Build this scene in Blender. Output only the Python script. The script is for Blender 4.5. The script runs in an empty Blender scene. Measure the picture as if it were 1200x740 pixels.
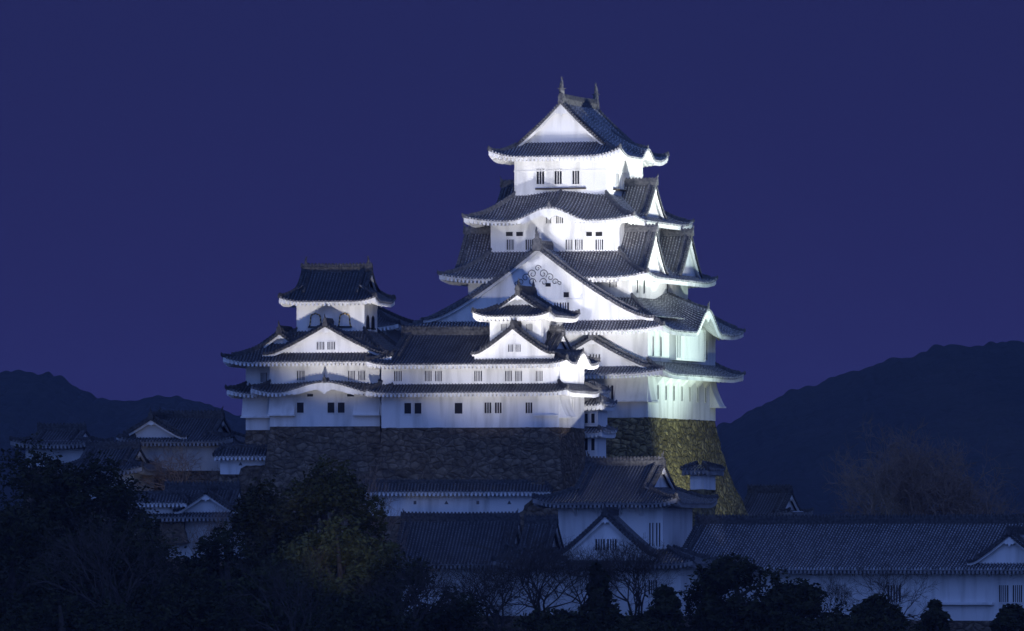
import bpy, math, random
from mathutils import Vector, Matrix, noise
R = math.radians
random.seed(11)
D0, F, HY, CZ = 800.0, 9600.0, 643.0, 15.0      # castle distance, focal in px, horizon row, eye height
scene = bpy.context.scene
col = scene.collection

# ---------------------------------------------------------------- camera
cd = bpy.data.cameras.new('camera'); cam = bpy.data.objects.new('camera', cd); col.objects.link(cam)
cam.location = (0, 0, CZ); cam.rotation_euler = (R(90), 0, 0)
cd.sensor_width = 36; cd.lens = 36 * F / 1200
cd.shift_y = (HY - 370) / 1200
cd.clip_start = 5; cd.clip_end = 30000
scene.camera = cam

# ---------------------------------------------------------------- world: late dusk sky, afterglow behind the camera
w = bpy.data.worlds.new('World'); scene.world = w; w.use_nodes = True
nt = w.node_tree; nt.nodes.clear()
def nn(t, **k):
    n = nt.nodes.new(t)
    for a, b in k.items(): setattr(n, a, b)
    return n
out = nn('ShaderNodeOutputWorld'); bg = nn('ShaderNodeBackground'); tc = nn('ShaderNodeTexCoord')
sx = nn('ShaderNodeSeparateXYZ'); nt.links.new(tc.outputs['Generated'], sx.inputs[0])
rz = nn('ShaderNodeValToRGB'); mz = nn('ShaderNodeMapRange'); mz.inputs[1].default_value = -0.02; mz.inputs[2].default_value = 0.6
nt.links.new(sx.outputs['Z'], mz.inputs[0]); nt.links.new(mz.outputs[0], rz.inputs[0])
e = rz.color_ramp.elements
e[0].position = 0.0; e[0].color = (.0225, .0180, .100, 1)
e[1].position = 1.0; e[1].color = (.020, .034, .135, 1)
k = e.new(.055); k.color = (.0205, .0188, .101, 1)
k = e.new(.13); k.color = (.0168, .0192, .095, 1)
ry = nn('ShaderNodeMapRange'); ry.inputs[1].default_value = .55; ry.inputs[2].default_value = -1.0
nt.links.new(sx.outputs['Y'], ry.inputs[0])
mixc = nn('ShaderNodeMix', data_type='RGBA'); mixc.inputs[7].default_value = (.165, .300, .860, 1)
nt.links.new(ry.outputs[0], mixc.inputs[0]); nt.links.new(rz.outputs[0], mixc.inputs[6])
nt.links.new(mixc.outputs[2], bg.inputs[0]); bg.inputs[1].default_value = 1.0
nt.links.new(bg.outputs[0], out.inputs[0])
vs = scene.view_settings
scene.display_settings.display_device = 'sRGB'
vs.view_transform = 'Standard'; vs.look = 'None'; vs.exposure = 0; vs.gamma = 1; vs.use_curve_mapping = False
scene.cycles.max_bounces = 4; scene.cycles.diffuse_bounces = 3; scene.cycles.volume_bounces = 0
scene.cycles.use_denoising = True
scene.cycles.sample_clamp_indirect = 4

def P(px, py, Y):
    return Vector(((px - 600) / F * Y, Y, CZ + (HY - py) / F * Y))

# ---------------------------------------------------------------- floodlights on the slopes below the castle
def flood(px, py, Y, tx, ty, TY, power, ang, colr, blend=1.0, size=.35):
    ld = bpy.data.lights.new('floodlight', 'SPOT'); o = bpy.data.objects.new('floodlight', ld); col.objects.link(o)
    a, b = P(px, py, Y), P(tx, ty, TY)
    o.location = a; o.rotation_euler = (b - a).to_track_quat('-Z', 'Y').to_euler()
    ld.energy = power; ld.spot_size = R(ang); ld.spot_blend = blend; ld.color = colr; ld.shadow_soft_size = size
WARM = (1, .95, .93); COOL = (.76, 1, .88); WHITE = (1, .98, 1)
flood(850, 640, 745, 655, 265, 799, 98000, 33, WHITE)         # west face of the keep, main flood from the right
flood(751, 629, 700, 655, 225, 800, 110000, 14, WHITE)         # west face of the keep, from the park below
flood(330, 600, 700, 610, 320, 797, 90000, 14, WHITE)         # great gable, from the left
flood(722, 525, 765, 690, 250, 800, 36000, 42, WHITE)          # west face of the keep, close, from the right
flood(500, 500, 762, 630, 190, 800, 16000, 30, WHITE)          # upper storeys, from the left
flood(365, 600, 758, 395, 325, 786, 36000, 36, WARM)           # north-west small keep
flood(560, 600, 750, 560, 320, 784, 24000, 42, WARM)           # west small keep
flood(1068, 632, 795, 790, 300, 800, 66000, 58, COOL)          # south face
flood(925, 590, 790, 800, 560, 805, 7500, 84, (.88, 1, .70))   # foot of the south face
flood(1354, 660, 785, 755, 190, 803, 300000, 26, (.95, 1, .97))  # top storeys from the south
flood(200, 575, 790, 185, 528, 808, 500, 50, WHITE)             # turret wall among the cherry trees
flood(405, 640, 698, 392, 622, 736, 8500, 24, (1, .97, .80), size=1.5)    # foreground tree

# ---------------------------------------------------------------- materials
def material(name, colr, rough=.8, spec=.3, emis=None):
    m = bpy.data.materials.new(name); m.use_nodes = True
    b = m.node_tree.nodes['Principled BSDF']
    b.inputs['Base Color'].default_value = (*colr, 1); b.inputs['Roughness'].default_value = rough
    b.inputs['Specular IOR Level'].default_value = spec
    return m
def noisy(name, c0, c1, scale=1.0, rough=.8, spec=.3, bump=0, detail=5, lo=.35, hi=.65, bscale=None, bdist=.05, coord='Object', stretch=None):
    m = material(name, c0, rough, spec); t = m.node_tree; b = t.nodes['Principled BSDF']
    tc = t.nodes.new('ShaderNodeTexCoord'); n = t.nodes.new('ShaderNodeTexNoise'); r = t.nodes.new('ShaderNodeValToRGB')
    n.inputs['Scale'].default_value = scale; n.inputs['Detail'].default_value = detail
    src = tc.outputs[coord]
    if stretch:
        mp = t.nodes.new('ShaderNodeMapping'); mp.inputs['Scale'].default_value = stretch
        t.links.new(src, mp.inputs[0]); src = mp.outputs[0]
    t.links.new(src, n.inputs['Vector']); t.links.new(n.outputs['Fac'], r.inputs[0])
    r.color_ramp.elements[0].position = lo; r.color_ramp.elements[0].color = (*c0, 1)
    r.color_ramp.elements[1].position = hi; r.color_ramp.elements[1].color = (*c1, 1)
    t.links.new(r.outputs[0], b.inputs['Base Color'])
    if bump:
        n2 = t.nodes.new('ShaderNodeTexNoise'); n2.inputs['Scale'].default_value = bscale or scale * 4; n2.inputs['Detail'].default_value = 4
        t.links.new(tc.outputs[coord], n2.inputs['Vector'])
        bp = t.nodes.new('ShaderNodeBump'); bp.inputs['Strength'].default_value = bump; bp.inputs['Distance'].default_value = bdist
        t.links.new(n2.outputs['Fac'], bp.inputs['Height']); t.links.new(bp.outputs[0], b.inputs['Normal'])
    return m

def tile_material(name, base, joint, amt):
    """grey fired clay; plastered joints repeat down the slope (UV v is metres down the slope)"""
    m = material(name, base, .55, .35); t = m.node_tree; b = t.nodes['Principled BSDF']
    uv = t.nodes.new('ShaderNodeUVMap'); sp = t.nodes.new('ShaderNodeSeparateXYZ'); t.links.new(uv.outputs[0], sp.inputs[0])
    mo = t.nodes.new('ShaderNodeMath'); mo.operation = 'MODULO'; mo.inputs[1].default_value = .34
    t.links.new(sp.outputs['Y'], mo.inputs[0])
    lt = t.nodes.new('ShaderNodeMath'); lt.operation = 'LESS_THAN'; lt.inputs[1].default_value = .34 * amt
    t.links.new(mo.outputs[0], lt.inputs[0])
    tc = t.nodes.new('ShaderNodeTexCoord'); n = t.nodes.new('ShaderNodeTexNoise'); n.inputs['Scale'].default_value = .7; n.inputs['Detail'].default_value = 6
    t.links.new(tc.outputs['Object'], n.inputs['Vector'])
    r = t.nodes.new('ShaderNodeValToRGB'); t.links.new(n.outputs['Fac'], r.inputs[0])
    r.color_ramp.elements[0].position = .35; r.color_ramp.elements[0].color = (*[c * .65 for c in base], 1)
    r.color_ramp.elements[1].position = .65; r.color_ramp.elements[1].color = (*[c * 1.35 for c in base], 1)
    n2 = t.nodes.new('ShaderNodeTexNoise'); n2.inputs['Scale'].default_value = 3.0
    t.links.new(tc.outputs['Object'], n2.inputs['Vector'])
    r2 = t.nodes.new('ShaderNodeMapRange'); r2.inputs[1].default_value = .35; r2.inputs[2].default_value = .6
    t.links.new(n2.outputs['Fac'], r2.inputs[0])
    mu = t.nodes.new('ShaderNodeMath'); mu.operation = 'MULTIPLY'
    t.links.new(lt.outputs[0], mu.inputs[0]); t.links.new(r2.outputs[0], mu.inputs[1])
    mx = t.nodes.new('ShaderNodeMix'); mx.data_type = 'RGBA'; mx.inputs[7].default_value = (*joint, 1)
    t.links.new(mu.outputs[0], mx.inputs[0]); t.links.new(r.outputs[0], mx.inputs[6])
    t.links.new(mx.outputs[2], b.inputs['Base Color'])
    return m

def stone_material(name, c_lo, c_hi, joint, scale, bdist=.35):
    m = material(name, c_lo, .9, .15); t = m.node_tree; b = t.nodes['Principled BSDF']
    tc = t.nodes.new('ShaderNodeTexCoord'); mp = t.nodes.new('ShaderNodeMapping'); mp.inputs['Scale'].default_value = (1, 1, 1.5)
    t.links.new(tc.outputs['Object'], mp.inputs[0])
    wn = t.nodes.new('ShaderNodeTexNoise'); wn.inputs['Scale'].default_value = .9; t.links.new(mp.outputs[0], wn.inputs['Vector'])
    ad = t.nodes.new('ShaderNodeMix'); ad.data_type = 'RGBA'; ad.blend_type = 'LINEAR_LIGHT'; ad.inputs[0].default_value = .35
    t.links.new(mp.outputs[0], ad.inputs[6]); t.links.new(wn.outputs['Color'], ad.inputs[7])
    v = t.nodes.new('ShaderNodeTexVoronoi'); v.inputs['Scale'].default_value = scale; t.links.new(ad.outputs[2], v.inputs['Vector'])
    ve = t.nodes.new('ShaderNodeTexVoronoi'); ve.feature = 'DISTANCE_TO_EDGE'; ve.inputs['Scale'].default_value = scale; t.links.new(ad.outputs[2], ve.inputs['Vector'])
    sc = t.nodes.new('ShaderNodeSeparateColor'); t.links.new(v.outputs['Color'], sc.inputs[0])
    r = t.nodes.new('ShaderNodeValToRGB'); t.links.new(sc.outputs[0], r.inputs[0])
    r.color_ramp.elements[0].color = (*c_lo, 1); r.color_ramp.elements[1].color = (*c_hi, 1)
    n = t.nodes.new('ShaderNodeTexNoise'); n.inputs['Scale'].default_value = 2.2; n.inputs['Detail'].default_value = 7; t.links.new(tc.outputs['Object'], n.inputs['Vector'])
    nr = t.nodes.new('ShaderNodeMapRange'); nr.inputs[1].default_value = .3; nr.inputs[2].default_value = .7; nr.inputs[3].default_value = .45; nr.inputs[4].default_value = 1.3
    t.links.new(n.outputs['Fac'], nr.inputs[0])
    m1 = t.nodes.new('ShaderNodeMix'); m1.data_type = 'RGBA'; m1.blend_type = 'MULTIPLY'; m1.inputs[0].default_value = 1
    t.links.new(r.outputs[0], m1.inputs[6]); t.links.new(nr.outputs[0], m1.inputs[7])
    er = t.nodes.new('ShaderNodeMapRange'); er.inputs[1].default_value = .0; er.inputs[2].default_value = .06
    t.links.new(ve.outputs['Distance'], er.inputs[0])
    m2 = t.nodes.new('ShaderNodeMix'); m2.data_type = 'RGBA'; m2.inputs[6].default_value = (*joint, 1)
    t.links.new(er.outputs[0], m2.inputs[0]); t.links.new(m1.outputs[2], m2.inputs[7])
    t.links.new(m2.outputs[2], b.inputs['Base Color'])
    er2 = t.nodes.new('ShaderNodeMapRange'); er2.inputs[2].default_value = .25; t.links.new(ve.outputs['Distance'], er2.inputs[0])
    am = t.nodes.new('ShaderNodeMath'); am.operation = 'MULTIPLY_ADD'; am.inputs[1].default_value = .35
    t.links.new(n.outputs['Fac'], am.inputs[0]); t.links.new(er2.outputs[0], am.inputs[2])
    am2 = t.nodes.new('ShaderNodeMath'); am2.operation = 'MULTIPLY_ADD'; am2.inputs[1].default_value = .8
    t.links.new(sc.outputs[1], am2.inputs[0]); t.links.new(am.outputs[0], am2.inputs[2])
    bp = t.nodes.new('ShaderNodeBump'); bp.inputs['Strength'].default_value = 1; bp.inputs['Distance'].default_value = bdist
    t.links.new(am2.outputs[0], bp.inputs['Height']); t.links.new(bp.outputs[0], b.inputs['Normal'])
    return m

M = {}
M['plaster'] = noisy('white_plaster', (.80, .80, .80), (.50, .50, .49), 1.1, .85, .2, bump=.15, bdist=.03, lo=.47, hi=.78, stretch=(1, 1, .13))
M['oldplaster'] = noisy('weathered_plaster', (.62, .63, .64), (.40, .41, .42), .35, .9, .2, bump=.2, lo=.42, hi=.7, stretch=(1, 1, .5))
M['eaveplaster'] = noisy('shaded_eave_plaster', (.34, .34, .35), (.22, .22, .23), .6, .9, .2)  # white plaster of the lower eaves, their shade put into the darker colour
M['tile'] = tile_material('roof_tile', (.040, .037, .042), (.08, .075, .08), .22)
M['rib'] = tile_material('rib_tile', (.19, .19, .20), (.55, .55, .55), .33)
M['tile_dark'] = tile_material('old_roof_tile', (.018, .019, .022), (.04, .04, .045), .2)
M['rib_dark'] = tile_material('old_rib_tile', (.075, .078, .085), (.20, .20, .21), .3)
M['rib_blue'] = tile_material('weathered_rib_tile', (.12, .125, .135), (.50, .50, .52), .36)
M['ridge_dark'] = noisy('dark_ridge_tile', (.03, .03, .034), (.10, .10, .105), 4, .7, .2, lo=.35, hi=.7)
M['ridge'] = noisy('ridge_tile', (.06, .062, .07), (.17, .17, .18), 4, .6, .3, lo=.35, hi=.7)
M['ridge_lime'] = noisy('limed_ridge_tile', (.10, .10, .11), (.34, .33, .33), 5, .6, .3)
M['stone'] = stone_material('castle_stone', (.125, .095, .068), (.215, .17, .125), (.07, .055, .042), 1.2, .11)
M['mossy_stone'] = stone_material('mossy_stone', (.145, .122, .058), (.31, .265, .135), (.06, .052, .030), 1.15, .20)
M['dark'] = material('dark_opening', (.012, .012, .014), .6, .3)
M['wood'] = noisy('aged_wood', (.05, .04, .032), (.09, .072, .055), 3, .8, .2)
M['gold'] = material('gilt_metal', (.55, .38, .10), .35, .5)
M['bark'] = noisy('bark', (.045, .036, .030), (.085, .07, .058), 2.5, .95, .1)
M['twig'] = noisy('twig_bark', (.20, .14, .10), (.29, .21, .155), 1.5, .95, .1)
M['metal'] = material('dull_metal', (.12, .12, .13), .5, .4)
def leafmat(name, a, b_):
    m = noisy(name, a, b_, .5, .75, .12, lo=.35, hi=.65); return m
M['leaf'] = leafmat('camphor_foliage', (.030, .034, .010), (.062, .064, .020))
M['leaf_dark'] = leafmat('dark_evergreen_foliage', (.022, .024, .009), (.044, .044, .016))
M['leaf_yellow'] = leafmat('yellowish_foliage', (.045, .055, .020), (.095, .10, .040))
M['ground'] = noisy('earth_and_grass', (.028, .030, .018), (.055, .050, .034), .15, .95, .05, bump=.4)
M['hill'] = noisy('wooded_hillside', (.022, .028, .022), (.032, .036, .028), .02, .95, .05, bump=1, bscale=.06, bdist=12)
M['grass'] = noisy('dry_grass', (.05, .045, .03), (.10, .085, .055), .8, .95, .05)

# ---------------------------------------------------------------- mesh collector
class MB:
    def __init__(s): s.v = []; s.f = []; s.m = []; s.uv = []
    def face(s, pts, mat=0, uv=None):
        i = len(s.v); s.v += [tuple(p) for p in pts]; s.f.append(tuple(range(i, i + len(pts)))); s.m.append(mat)
        s.uv += list(uv) if uv else [(0, 0)] * len(pts)
    def box(s, x0, x1, y0, y1, z0, z1, mat=0):
        c = [(x0, y0, z0), (x1, y0, z0), (x1, y1, z0), (x0, y1, z0), (x0, y0, z1), (x1, y0, z1), (x1, y1, z1), (x0, y1, z1)]
        s.hexa(c, mat)
    def hexa(s, c, mat=0):
        i = len(s.v); s.v += [tuple(p) for p in c]
        for f in ((0, 3, 2, 1), (4, 5, 6, 7), (0, 1, 5, 4), (1, 2, 6, 5), (2, 3, 7, 6), (3, 0, 4, 7)):
            s.f.append(tuple(i + k for k in f)); s.m.append(mat); s.uv += [(0, 0)] * 4
    def sweep(s, pts, side, up, prof, mat=0, cap=True, v0=0.0):
        """sweep an open profile [(lateral, height)...] along pts; side = lateral unit vector (or list)"""
        n = len(prof); i0 = len(s.v); L = [v0]
        for i in range(1, len(pts)): L.append(L[-1] + (pts[i] - pts[i - 1]).length)
        for i, p in enumerate(pts):
            sd = side[i] if isinstance(side, list) else side
            for (x, h) in prof:
                q = p + sd * x + up * h; s.v.append((q.x, q.y, q.z))
        for i in range(len(pts) - 1):
            for j in range(n - 1):
                a = i0 + i * n + j
                s.f.append((a, a + 1, a + n + 1, a + n)); s.m.append(mat)
                s.uv += [(j, L[i]), (j + 1, L[i]), (j + 1, L[i + 1]), (j, L[i + 1])]
        if cap:
            for e_ in (0, len(pts) - 1):
                s.f.append(tuple(i0 + e_ * n + j for j in range(n))); s.m.append(mat); s.uv += [(0, 0)] * n
    def tube(s, pts, radii, n=6, mat=0, cap=True):
        i0 = len(s.v)
        for i, p in enumerate(pts):
            t = (pts[min(i + 1, len(pts) - 1)] - pts[max(i - 1, 0)])
            if t.length < 1e-6: t = Vector((0, 0, 1))
            t.normalize()
            a = t.cross(Vector((0.31, .21, .93))); 
            if a.length < .05: a = t.cross(Vector((1, 0, 0)))
            a.normalize(); b = t.cross(a)
            for k in range(n):
                an = 2 * math.pi * k / n; q = p + (a * math.cos(an) + b * math.sin(an)) * radii[i]
                s.v.append((q.x, q.y, q.z))
        for i in range(len(pts) - 1):
            for k in range(n):
                a = i0 + i * n + k; b = i0 + i * n + (k + 1) % n
                s.f.append((a, b, b + n, a + n)); s.m.append(mat); s.uv += [(0, 0)] * 4
        if cap:
            for e_ in (0, len(pts) - 1):
                s.f.append(tuple(i0 + e_ * n + k for k in range(n))); s.m.append(mat); s.uv += [(0, 0)] * n
    def build(s, name, mats, parent=None, smooth=False):
        me = bpy.data.meshes.new(name); me.from_pydata(s.v, [], s.f)
        mats = mats if isinstance(mats, (list, tuple)) else [mats]
        for m in mats: me.materials.append(M[m] if isinstance(m, str) else m)
        me.polygons.foreach_set('material_index', s.m)
        uvl = me.uv_layers.new(name='UVMap')
        uvl.data.foreach_set('uv', [c for u in s.uv for c in u])
        if smooth: me.polygons.foreach_set('use_smooth', [True] * len(s.f))
        me.update()
        o = bpy.data.objects.new(name, me); col.objects.link(o)
        if parent: o.parent = parent
        return o

def tag(o, label=None, cat=None, group=None, kind=None):
    if label: o['label'] = label
    if cat: o['category'] = cat
    if group: o['group'] = group
    if kind: o['kind'] = kind
    return o
UP = Vector((0, 0, 1))
RIB = [(-.075, -.02), (-.045, .085), (.045, .085), (.075, -.02)]
PITCH = .315

class Bld:
    """a building: frame with a = along its front (rightwards), b = depth away from the camera, z = height over the eye"""
    def __init__(s, name, px, Y, phi, zb, label, cat, group=None, tm='tile', rm='rib', wm='plaster', em='plaster'):
        s.Y0 = Y; s.X0 = (px - 600) / F * Y; s.c = math.cos(R(phi)); s.s = math.sin(R(phi)); s.zb = zb
        s.root = bpy.data.objects.new(name, None); col.objects.link(s.root); s.root.empty_display_size = 2
        s.root.location = (s.X0, s.Y0, CZ + zb); s.root.rotation_euler = (0, 0, -R(phi))
        tag(s.root, label, cat, group); s.tm, s.rm, s.wm, s.em = tm, rm, wm, em
    def part(s, name, mb, mats, parent=None, label=None, smooth=False):
        if s.tm == 'tile_dark': mats = ('ridge_dark' if mats == 'ridge' else [('ridge_dark' if q_ == 'ridge' else q_) for q_ in mats] if isinstance(mats, list) else mats)
        o = mb.build(name, mats, parent or s.root, smooth); o.data.transform(Matrix.Translation((0, 0, -s.zb)))
        if label: o['label'] = label
        return o
    def fa(s, px, b):
        k = (px - 600) / F; return (k * (s.Y0 + b * s.c) - s.X0 - b * s.s) / (s.c + k * s.s)
    def fb(s, px, a):
        k = (px - 600) / F; return (k * (s.Y0 - a * s.s) - s.X0 - a * s.c) / (s.s - k * s.c)
    def dep(s, a, b): return s.Y0 - a * s.s + b * s.c
    def z(s, py, a, b): return (HY - py) / F * s.dep(a, b)
    # ---- pieces
    def wall(s, a0, a1, b0, b1, z0, z1, flare=0, flz=None, mat=None, label=None):
        m = MB(); m.box(a0, a1, b0, b1, z0, z1)
        return s.part('wall', m, mat or s.wm, label=label)
    def window(s, side, u0, u1, z0, z1, plane, bars=3, frame=.05, hood=0, parent=None, barw=None, wide=False):
        """side '-b' front / '+a' right / '-a' left; u along the face"""
        def mp(u, o, z):
            if side == '-b': return Vector((u, plane - o, z))
            if side == '+a': return Vector((plane + o, u, z))
            return Vector((plane - o, u, z))
        def bx(m, u0, u1, o0, o1, z0, z1):
            m.hexa([mp(u0, o0, z0), mp(u1, o0, z0), mp(u1, o1, z0), mp(u0, o1, z0), mp(u0, o0, z1), mp(u1, o0, z1), mp(u1, o1, z1), mp(u0, o1, z1)])
        m = MB(); bx(m, u0, u1, -.05, .012, z0, z1)
        w = s.part('window', m, 'dark', parent)
        if parent is not None and parent.parent is not s.root: par2 = parent
        f = MB(); t = frame
        bx(f, u0 - t, u0, -.02, .07, z0 - t, z1 + t); bx(f, u1, u1 + t, -.02, .07, z0 - t, z1 + t)
        bx(f, u0, u1, -.02, .07, z1, z1 + t); bx(f, u0, u1, -.02, .10, z0 - t, z0)
        n = bars; W = u1 - u0; bw = barw or W * .36 / max(1, n)
        for i in range(n):
            c = u0 + W * (i + 1) / (n + 1)
            bx(f, c - bw / 2, c + bw / 2, .0, .05, z0, z1)
        if parent is None: s.part('window_frame', f, 'plaster', w)
        else: s.part('window_frame', f, 'plaster', parent)
        return w
    def winpx(s, x0, x1, y0, y1, b, bars=3, **k):
        a0, a1 = s.fa(x0, b), s.fa(x1, b); am = (a0 + a1) / 2
        return s.window('-b', a0, a1, s.z(y1, am, b), s.z(y0, am, b), b, bars, **k)
    def slope(s, T, E, Pf, s0, s1, vminf, v_wall, latv, eave=True, nv=7, rafters=True, fasc=.12, teeth=True, extra=None, outv=None):
        """tiled surface Pf(s,v), v 0 at the top to 1 at the eave"""
        n = max(2, int((s1 - s0) / .45)); S = [s0 + (s1 - s0) * i / n for i in range(n + 1)]
        for i in range(n):
            for j in range(nv):
                q = []
                for (ss, jj) in ((S[i], j), (S[i + 1], j), (S[i + 1], j + 1), (S[i], j + 1)):
                    v0 = min(vminf(ss), .999); q.append(Pf(ss, v0 + (1 - v0) * jj / nv))
                T.face(q, 0, [(0, j * .3), (.3, j * .3), (.3, j * .3 + .3), (0, j * .3 + .3)])
        k = int((s1 - s0) / PITCH); off = (s1 - s0 - k * PITCH) / 2
        for i in range(k + 1):
            ss = s0 + off + i * PITCH; v0 = vminf(ss)
            if v0 > .97: continue
            pts = [Pf(ss, v0 + (1 - v0) * j / nv) for j in range(nv + 1)]
            d = (pts[-1] - pts[-2]).normalized(); pts[-1] = pts[-1] + d * .06
            T.sweep(pts, latv, UP, RIB, 1, v0=random.random() * .34)
            if eave:                                           # round end tile
                p = pts[-1]; T.sweep([p - UP * .02 - d * .02, p - UP * .02 + d * .05], latv, UP, [(-.10, -.06), (-.07, .09), (.07, .09), (.10, -.06), (0, -.12)], 1)
        if not eave: return
        for i in range(n):
            fz = fasc + (max(extra(S[i]), extra(S[i + 1])) if extra else 0)
            A, B_ = Pf(S[i], 1), Pf(S[i + 1], 1)
            dn = Vector((0, 0, -.10)); fd = Vector((0, 0, -.10 - fz))
            T.face([A, B_, B_ + dn, A + dn], 0)
            iA = A * .97 + Pf(S[i], .9) * .03 if False else A
            E.face([A + dn, B_ + dn, B_ + fd, A + fd])
            for j in range(4):
                q = []
                for (ss, jj) in ((S[i], j), (S[i + 1], j), (S[i + 1], j + 1), (S[i], j + 1)):
                    vm = max(vminf(ss), v_wall - .02); vm = min(vm, .999); vv = 1 + (vm - 1) * jj / 4
                    f = fz if jj == 0 else .42
                    q.append(Pf(ss, vv) + Vector((0, 0, -.10 - f)))
                E.face(q)
        if rafters:
            st = .40; k = int((s1 - s0) / st)
            for i in range(k + 1):
                ss = s0 + .1 + i * st
                if ss > s1 - .05: break
                vm = max(vminf(ss), v_wall)
                if vm > .93: continue
                pts = [Pf(ss, vm + (1 - vm) * j / 3) + Vector((0, 0, -.30 - .22)) for j in range(4)]
                pts[-1] += (pts[-1] - pts[-2]).normalized() * .03 + Vector((0, 0, .14))
                E.sweep(pts, latv, UP, [(-.10, .16), (-.09, -.12), (.09, -.12), (.10, .16)], 0)
    def ridge_line(s, m, pts, w=.34, h=.42, side=None):
        """stacked ridge tiles with a round cap along a line"""
        if side is None:
            sd = []
            for i in range(len(pts)):
                t = pts[min(i + 1, len(pts) - 1)] - pts[max(i - 1, 0)]; t.z = 0; t.normalize(); sd.append(Vector((-t.y, t.x, 0)))
        else: sd = side
        m.sweep(pts, sd, UP, [(-w / 2, -.15), (-w / 2, h * .62), (-w * .3, h * .66), (-w * .25, h), (w * .25, h), (w * .3, h * .66), (w / 2, h * .62), (w / 2, -.15)], 0)
        # beads of round tiles along the crest
        L = 0; nxt = 0
        for i in range(len(pts) - 1):
            seg = pts[i + 1] - pts[i]; ln = seg.length
            while nxt < L + ln:
                p = pts[i] + seg * ((nxt - L) / ln); sdv = sd[i] if isinstance(sd, list) else sd; t = seg.normalized()
                m.sweep([p - t * .07 + UP * h * .5, p + t * .07 + UP * h * .5], sdv, UP, [(-w * .62, 0), (-w * .45, h * .35), (-w * .2, h * .68), (w * .2, h * .68), (w * .45, h * .35), (w * .62, 0)], 0)
                nxt += .34
            L += ln
    def finial(s, p, d, sc=1.0, name='ridge_end_tile', parent=None, horn=True):
        """onigawara: a demon-tile block with shoulders, brow and a horn, facing d"""
        m = MB(); d = Vector(d).normalized(); l = Vector((-d.y, d.x, 0))
        shp = [(-.32, -.35), (-.40, .05), (-.26, .12), (-.30, .42), (-.12, .52), (-.10, .78), (0, .86), (.10, .78), (.12, .52), (.30, .42), (.26, .12), (.40, .05), (.32, -.35)]
        if not horn: shp = [(x, z * .75) for x, z in shp]
        A = [p + l * x * sc + UP * z * sc - d * .12 * sc for x, z in shp]; B_ = [p + l * x * sc * .9 + UP * z * sc * .95 + d * .12 * sc for x, z in shp]
        m.face(A); m.face(B_)
        for i in range(len(shp)):
            j = (i + 1) % len(shp); m.face([A[i], A[j], B_[j], B_[i]])
        if horn:
            q = p + UP * .7 * sc
            m.tube([q, q + UP * .25 * sc + d * .15 * sc, q + UP * .5 * sc + d * .12 * sc], [.1 * sc, .08 * sc, .03 * sc], 5)
        return s.part(name, m, 'ridge', parent)
    def shachi(s, p, d, sc, parent):
        """dolphin-like fish ornament: head down on the ridge end, tail raised; d points inward along the ridge"""
        m = MB(); d = Vector(d).normalized(); l = Vector((-d.y, d.x, 0))
        pts, rad = [], []
        for i in range(13):
            t = i / 12
            x = .30 * math.sin(t * 2.6) * (1 - .2 * t) - .12; z = .12 + 1.55 * t ** 1.05
            pts.append(p + (-d) * (x * sc) + UP * z * sc); rad.append(sc * (.10 + .22 * math.sin(min(1, t * 1.9 + .25) * math.pi * .62) * (1 - t) ** .7 + .02))
        m.tube(pts, rad, 8)
        base = p; m.hexa([base + l * a * .3 * sc - d * b * .32 * sc + UP * c * sc for (a, b, c) in ((-1, -1, -.3), (1, -1, -.3), (1, 1, -.3), (-1, 1, -.3), (-.8, -.8, .22), (.8, -.8, .22), (.8, .8, .22), (-.8, .8, .22))])
        o = s.part('fish_ornament', m, 'ridge', parent, smooth=False)
        f = MB(); tip = pts[-1]
        def fin(q, ax, up, ln, wd, th=.03):
            t = l * th * sc
            a, b, c = q - ax * wd * .3 * sc, q + ax * wd * .3 * sc, q + up * ln * sc + ax * wd * sc
            for sg in (1, -1): f.face([a + t * sg, b + t * sg, c + t * sg * .3])
            f.face([a + t, c + t * .3, c - t * .3, a - t]); f.face([b + t, c + t * .3, c - t * .3, b - t])
        fin(tip, -d, UP, .42, .35); fin(tip, d, UP, .5, .05); fin(tip, d, UP, .36, .4)
        fin(pts[6], d, UP, .25, .55); fin(pts[4], -d, UP, .2, .6); fin(pts[8], -d, UP, .2, .42)
        for sg in (1, -1):
            q = pts[3]; f.face([q, q + UP * .3 * sc, q + l * sg * .55 * sc + UP * .35 * sc]); f.face([q + d * .05, q + l * sg * .55 * sc + UP * .35 * sc, q + UP * .3 * sc + d * .05])
        s.part('fish_ornament', f, 'ridge', parent)
        return o
    def skirt(s, inner, outer, zt, ze, bumps={}, lift=.65, Rl=3.6, p=1.45, wall=None, sides=('-b', '+a', '-a', '+b'), ornament=True, fasc=.12, name='roof'):
        """hipped skirt roof around a storey. inner/outer = (a0,a1,b0,b1); wall = rect of the walls below"""
        ia0, ia1, ib0, ib1 = inner; oa0, oa1, ob0, ob1 = outer
        T, E, H = MB(), MB(), MB(); wall = wall or inner; hips0 = []
        cfg = {'-b': (ia0, ia1, oa0, oa1, ib0, ob0, wall[2]), '+b': (ia0, ia1, oa0, oa1, ib1, ob1, wall[3]),
               '+a': (ib0, ib1, ob0, ob1, ia1, oa1, wall[1]), '-a': (ib0, ib1, ob0, ob1, ia0, oa0, wall[0])}
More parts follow.
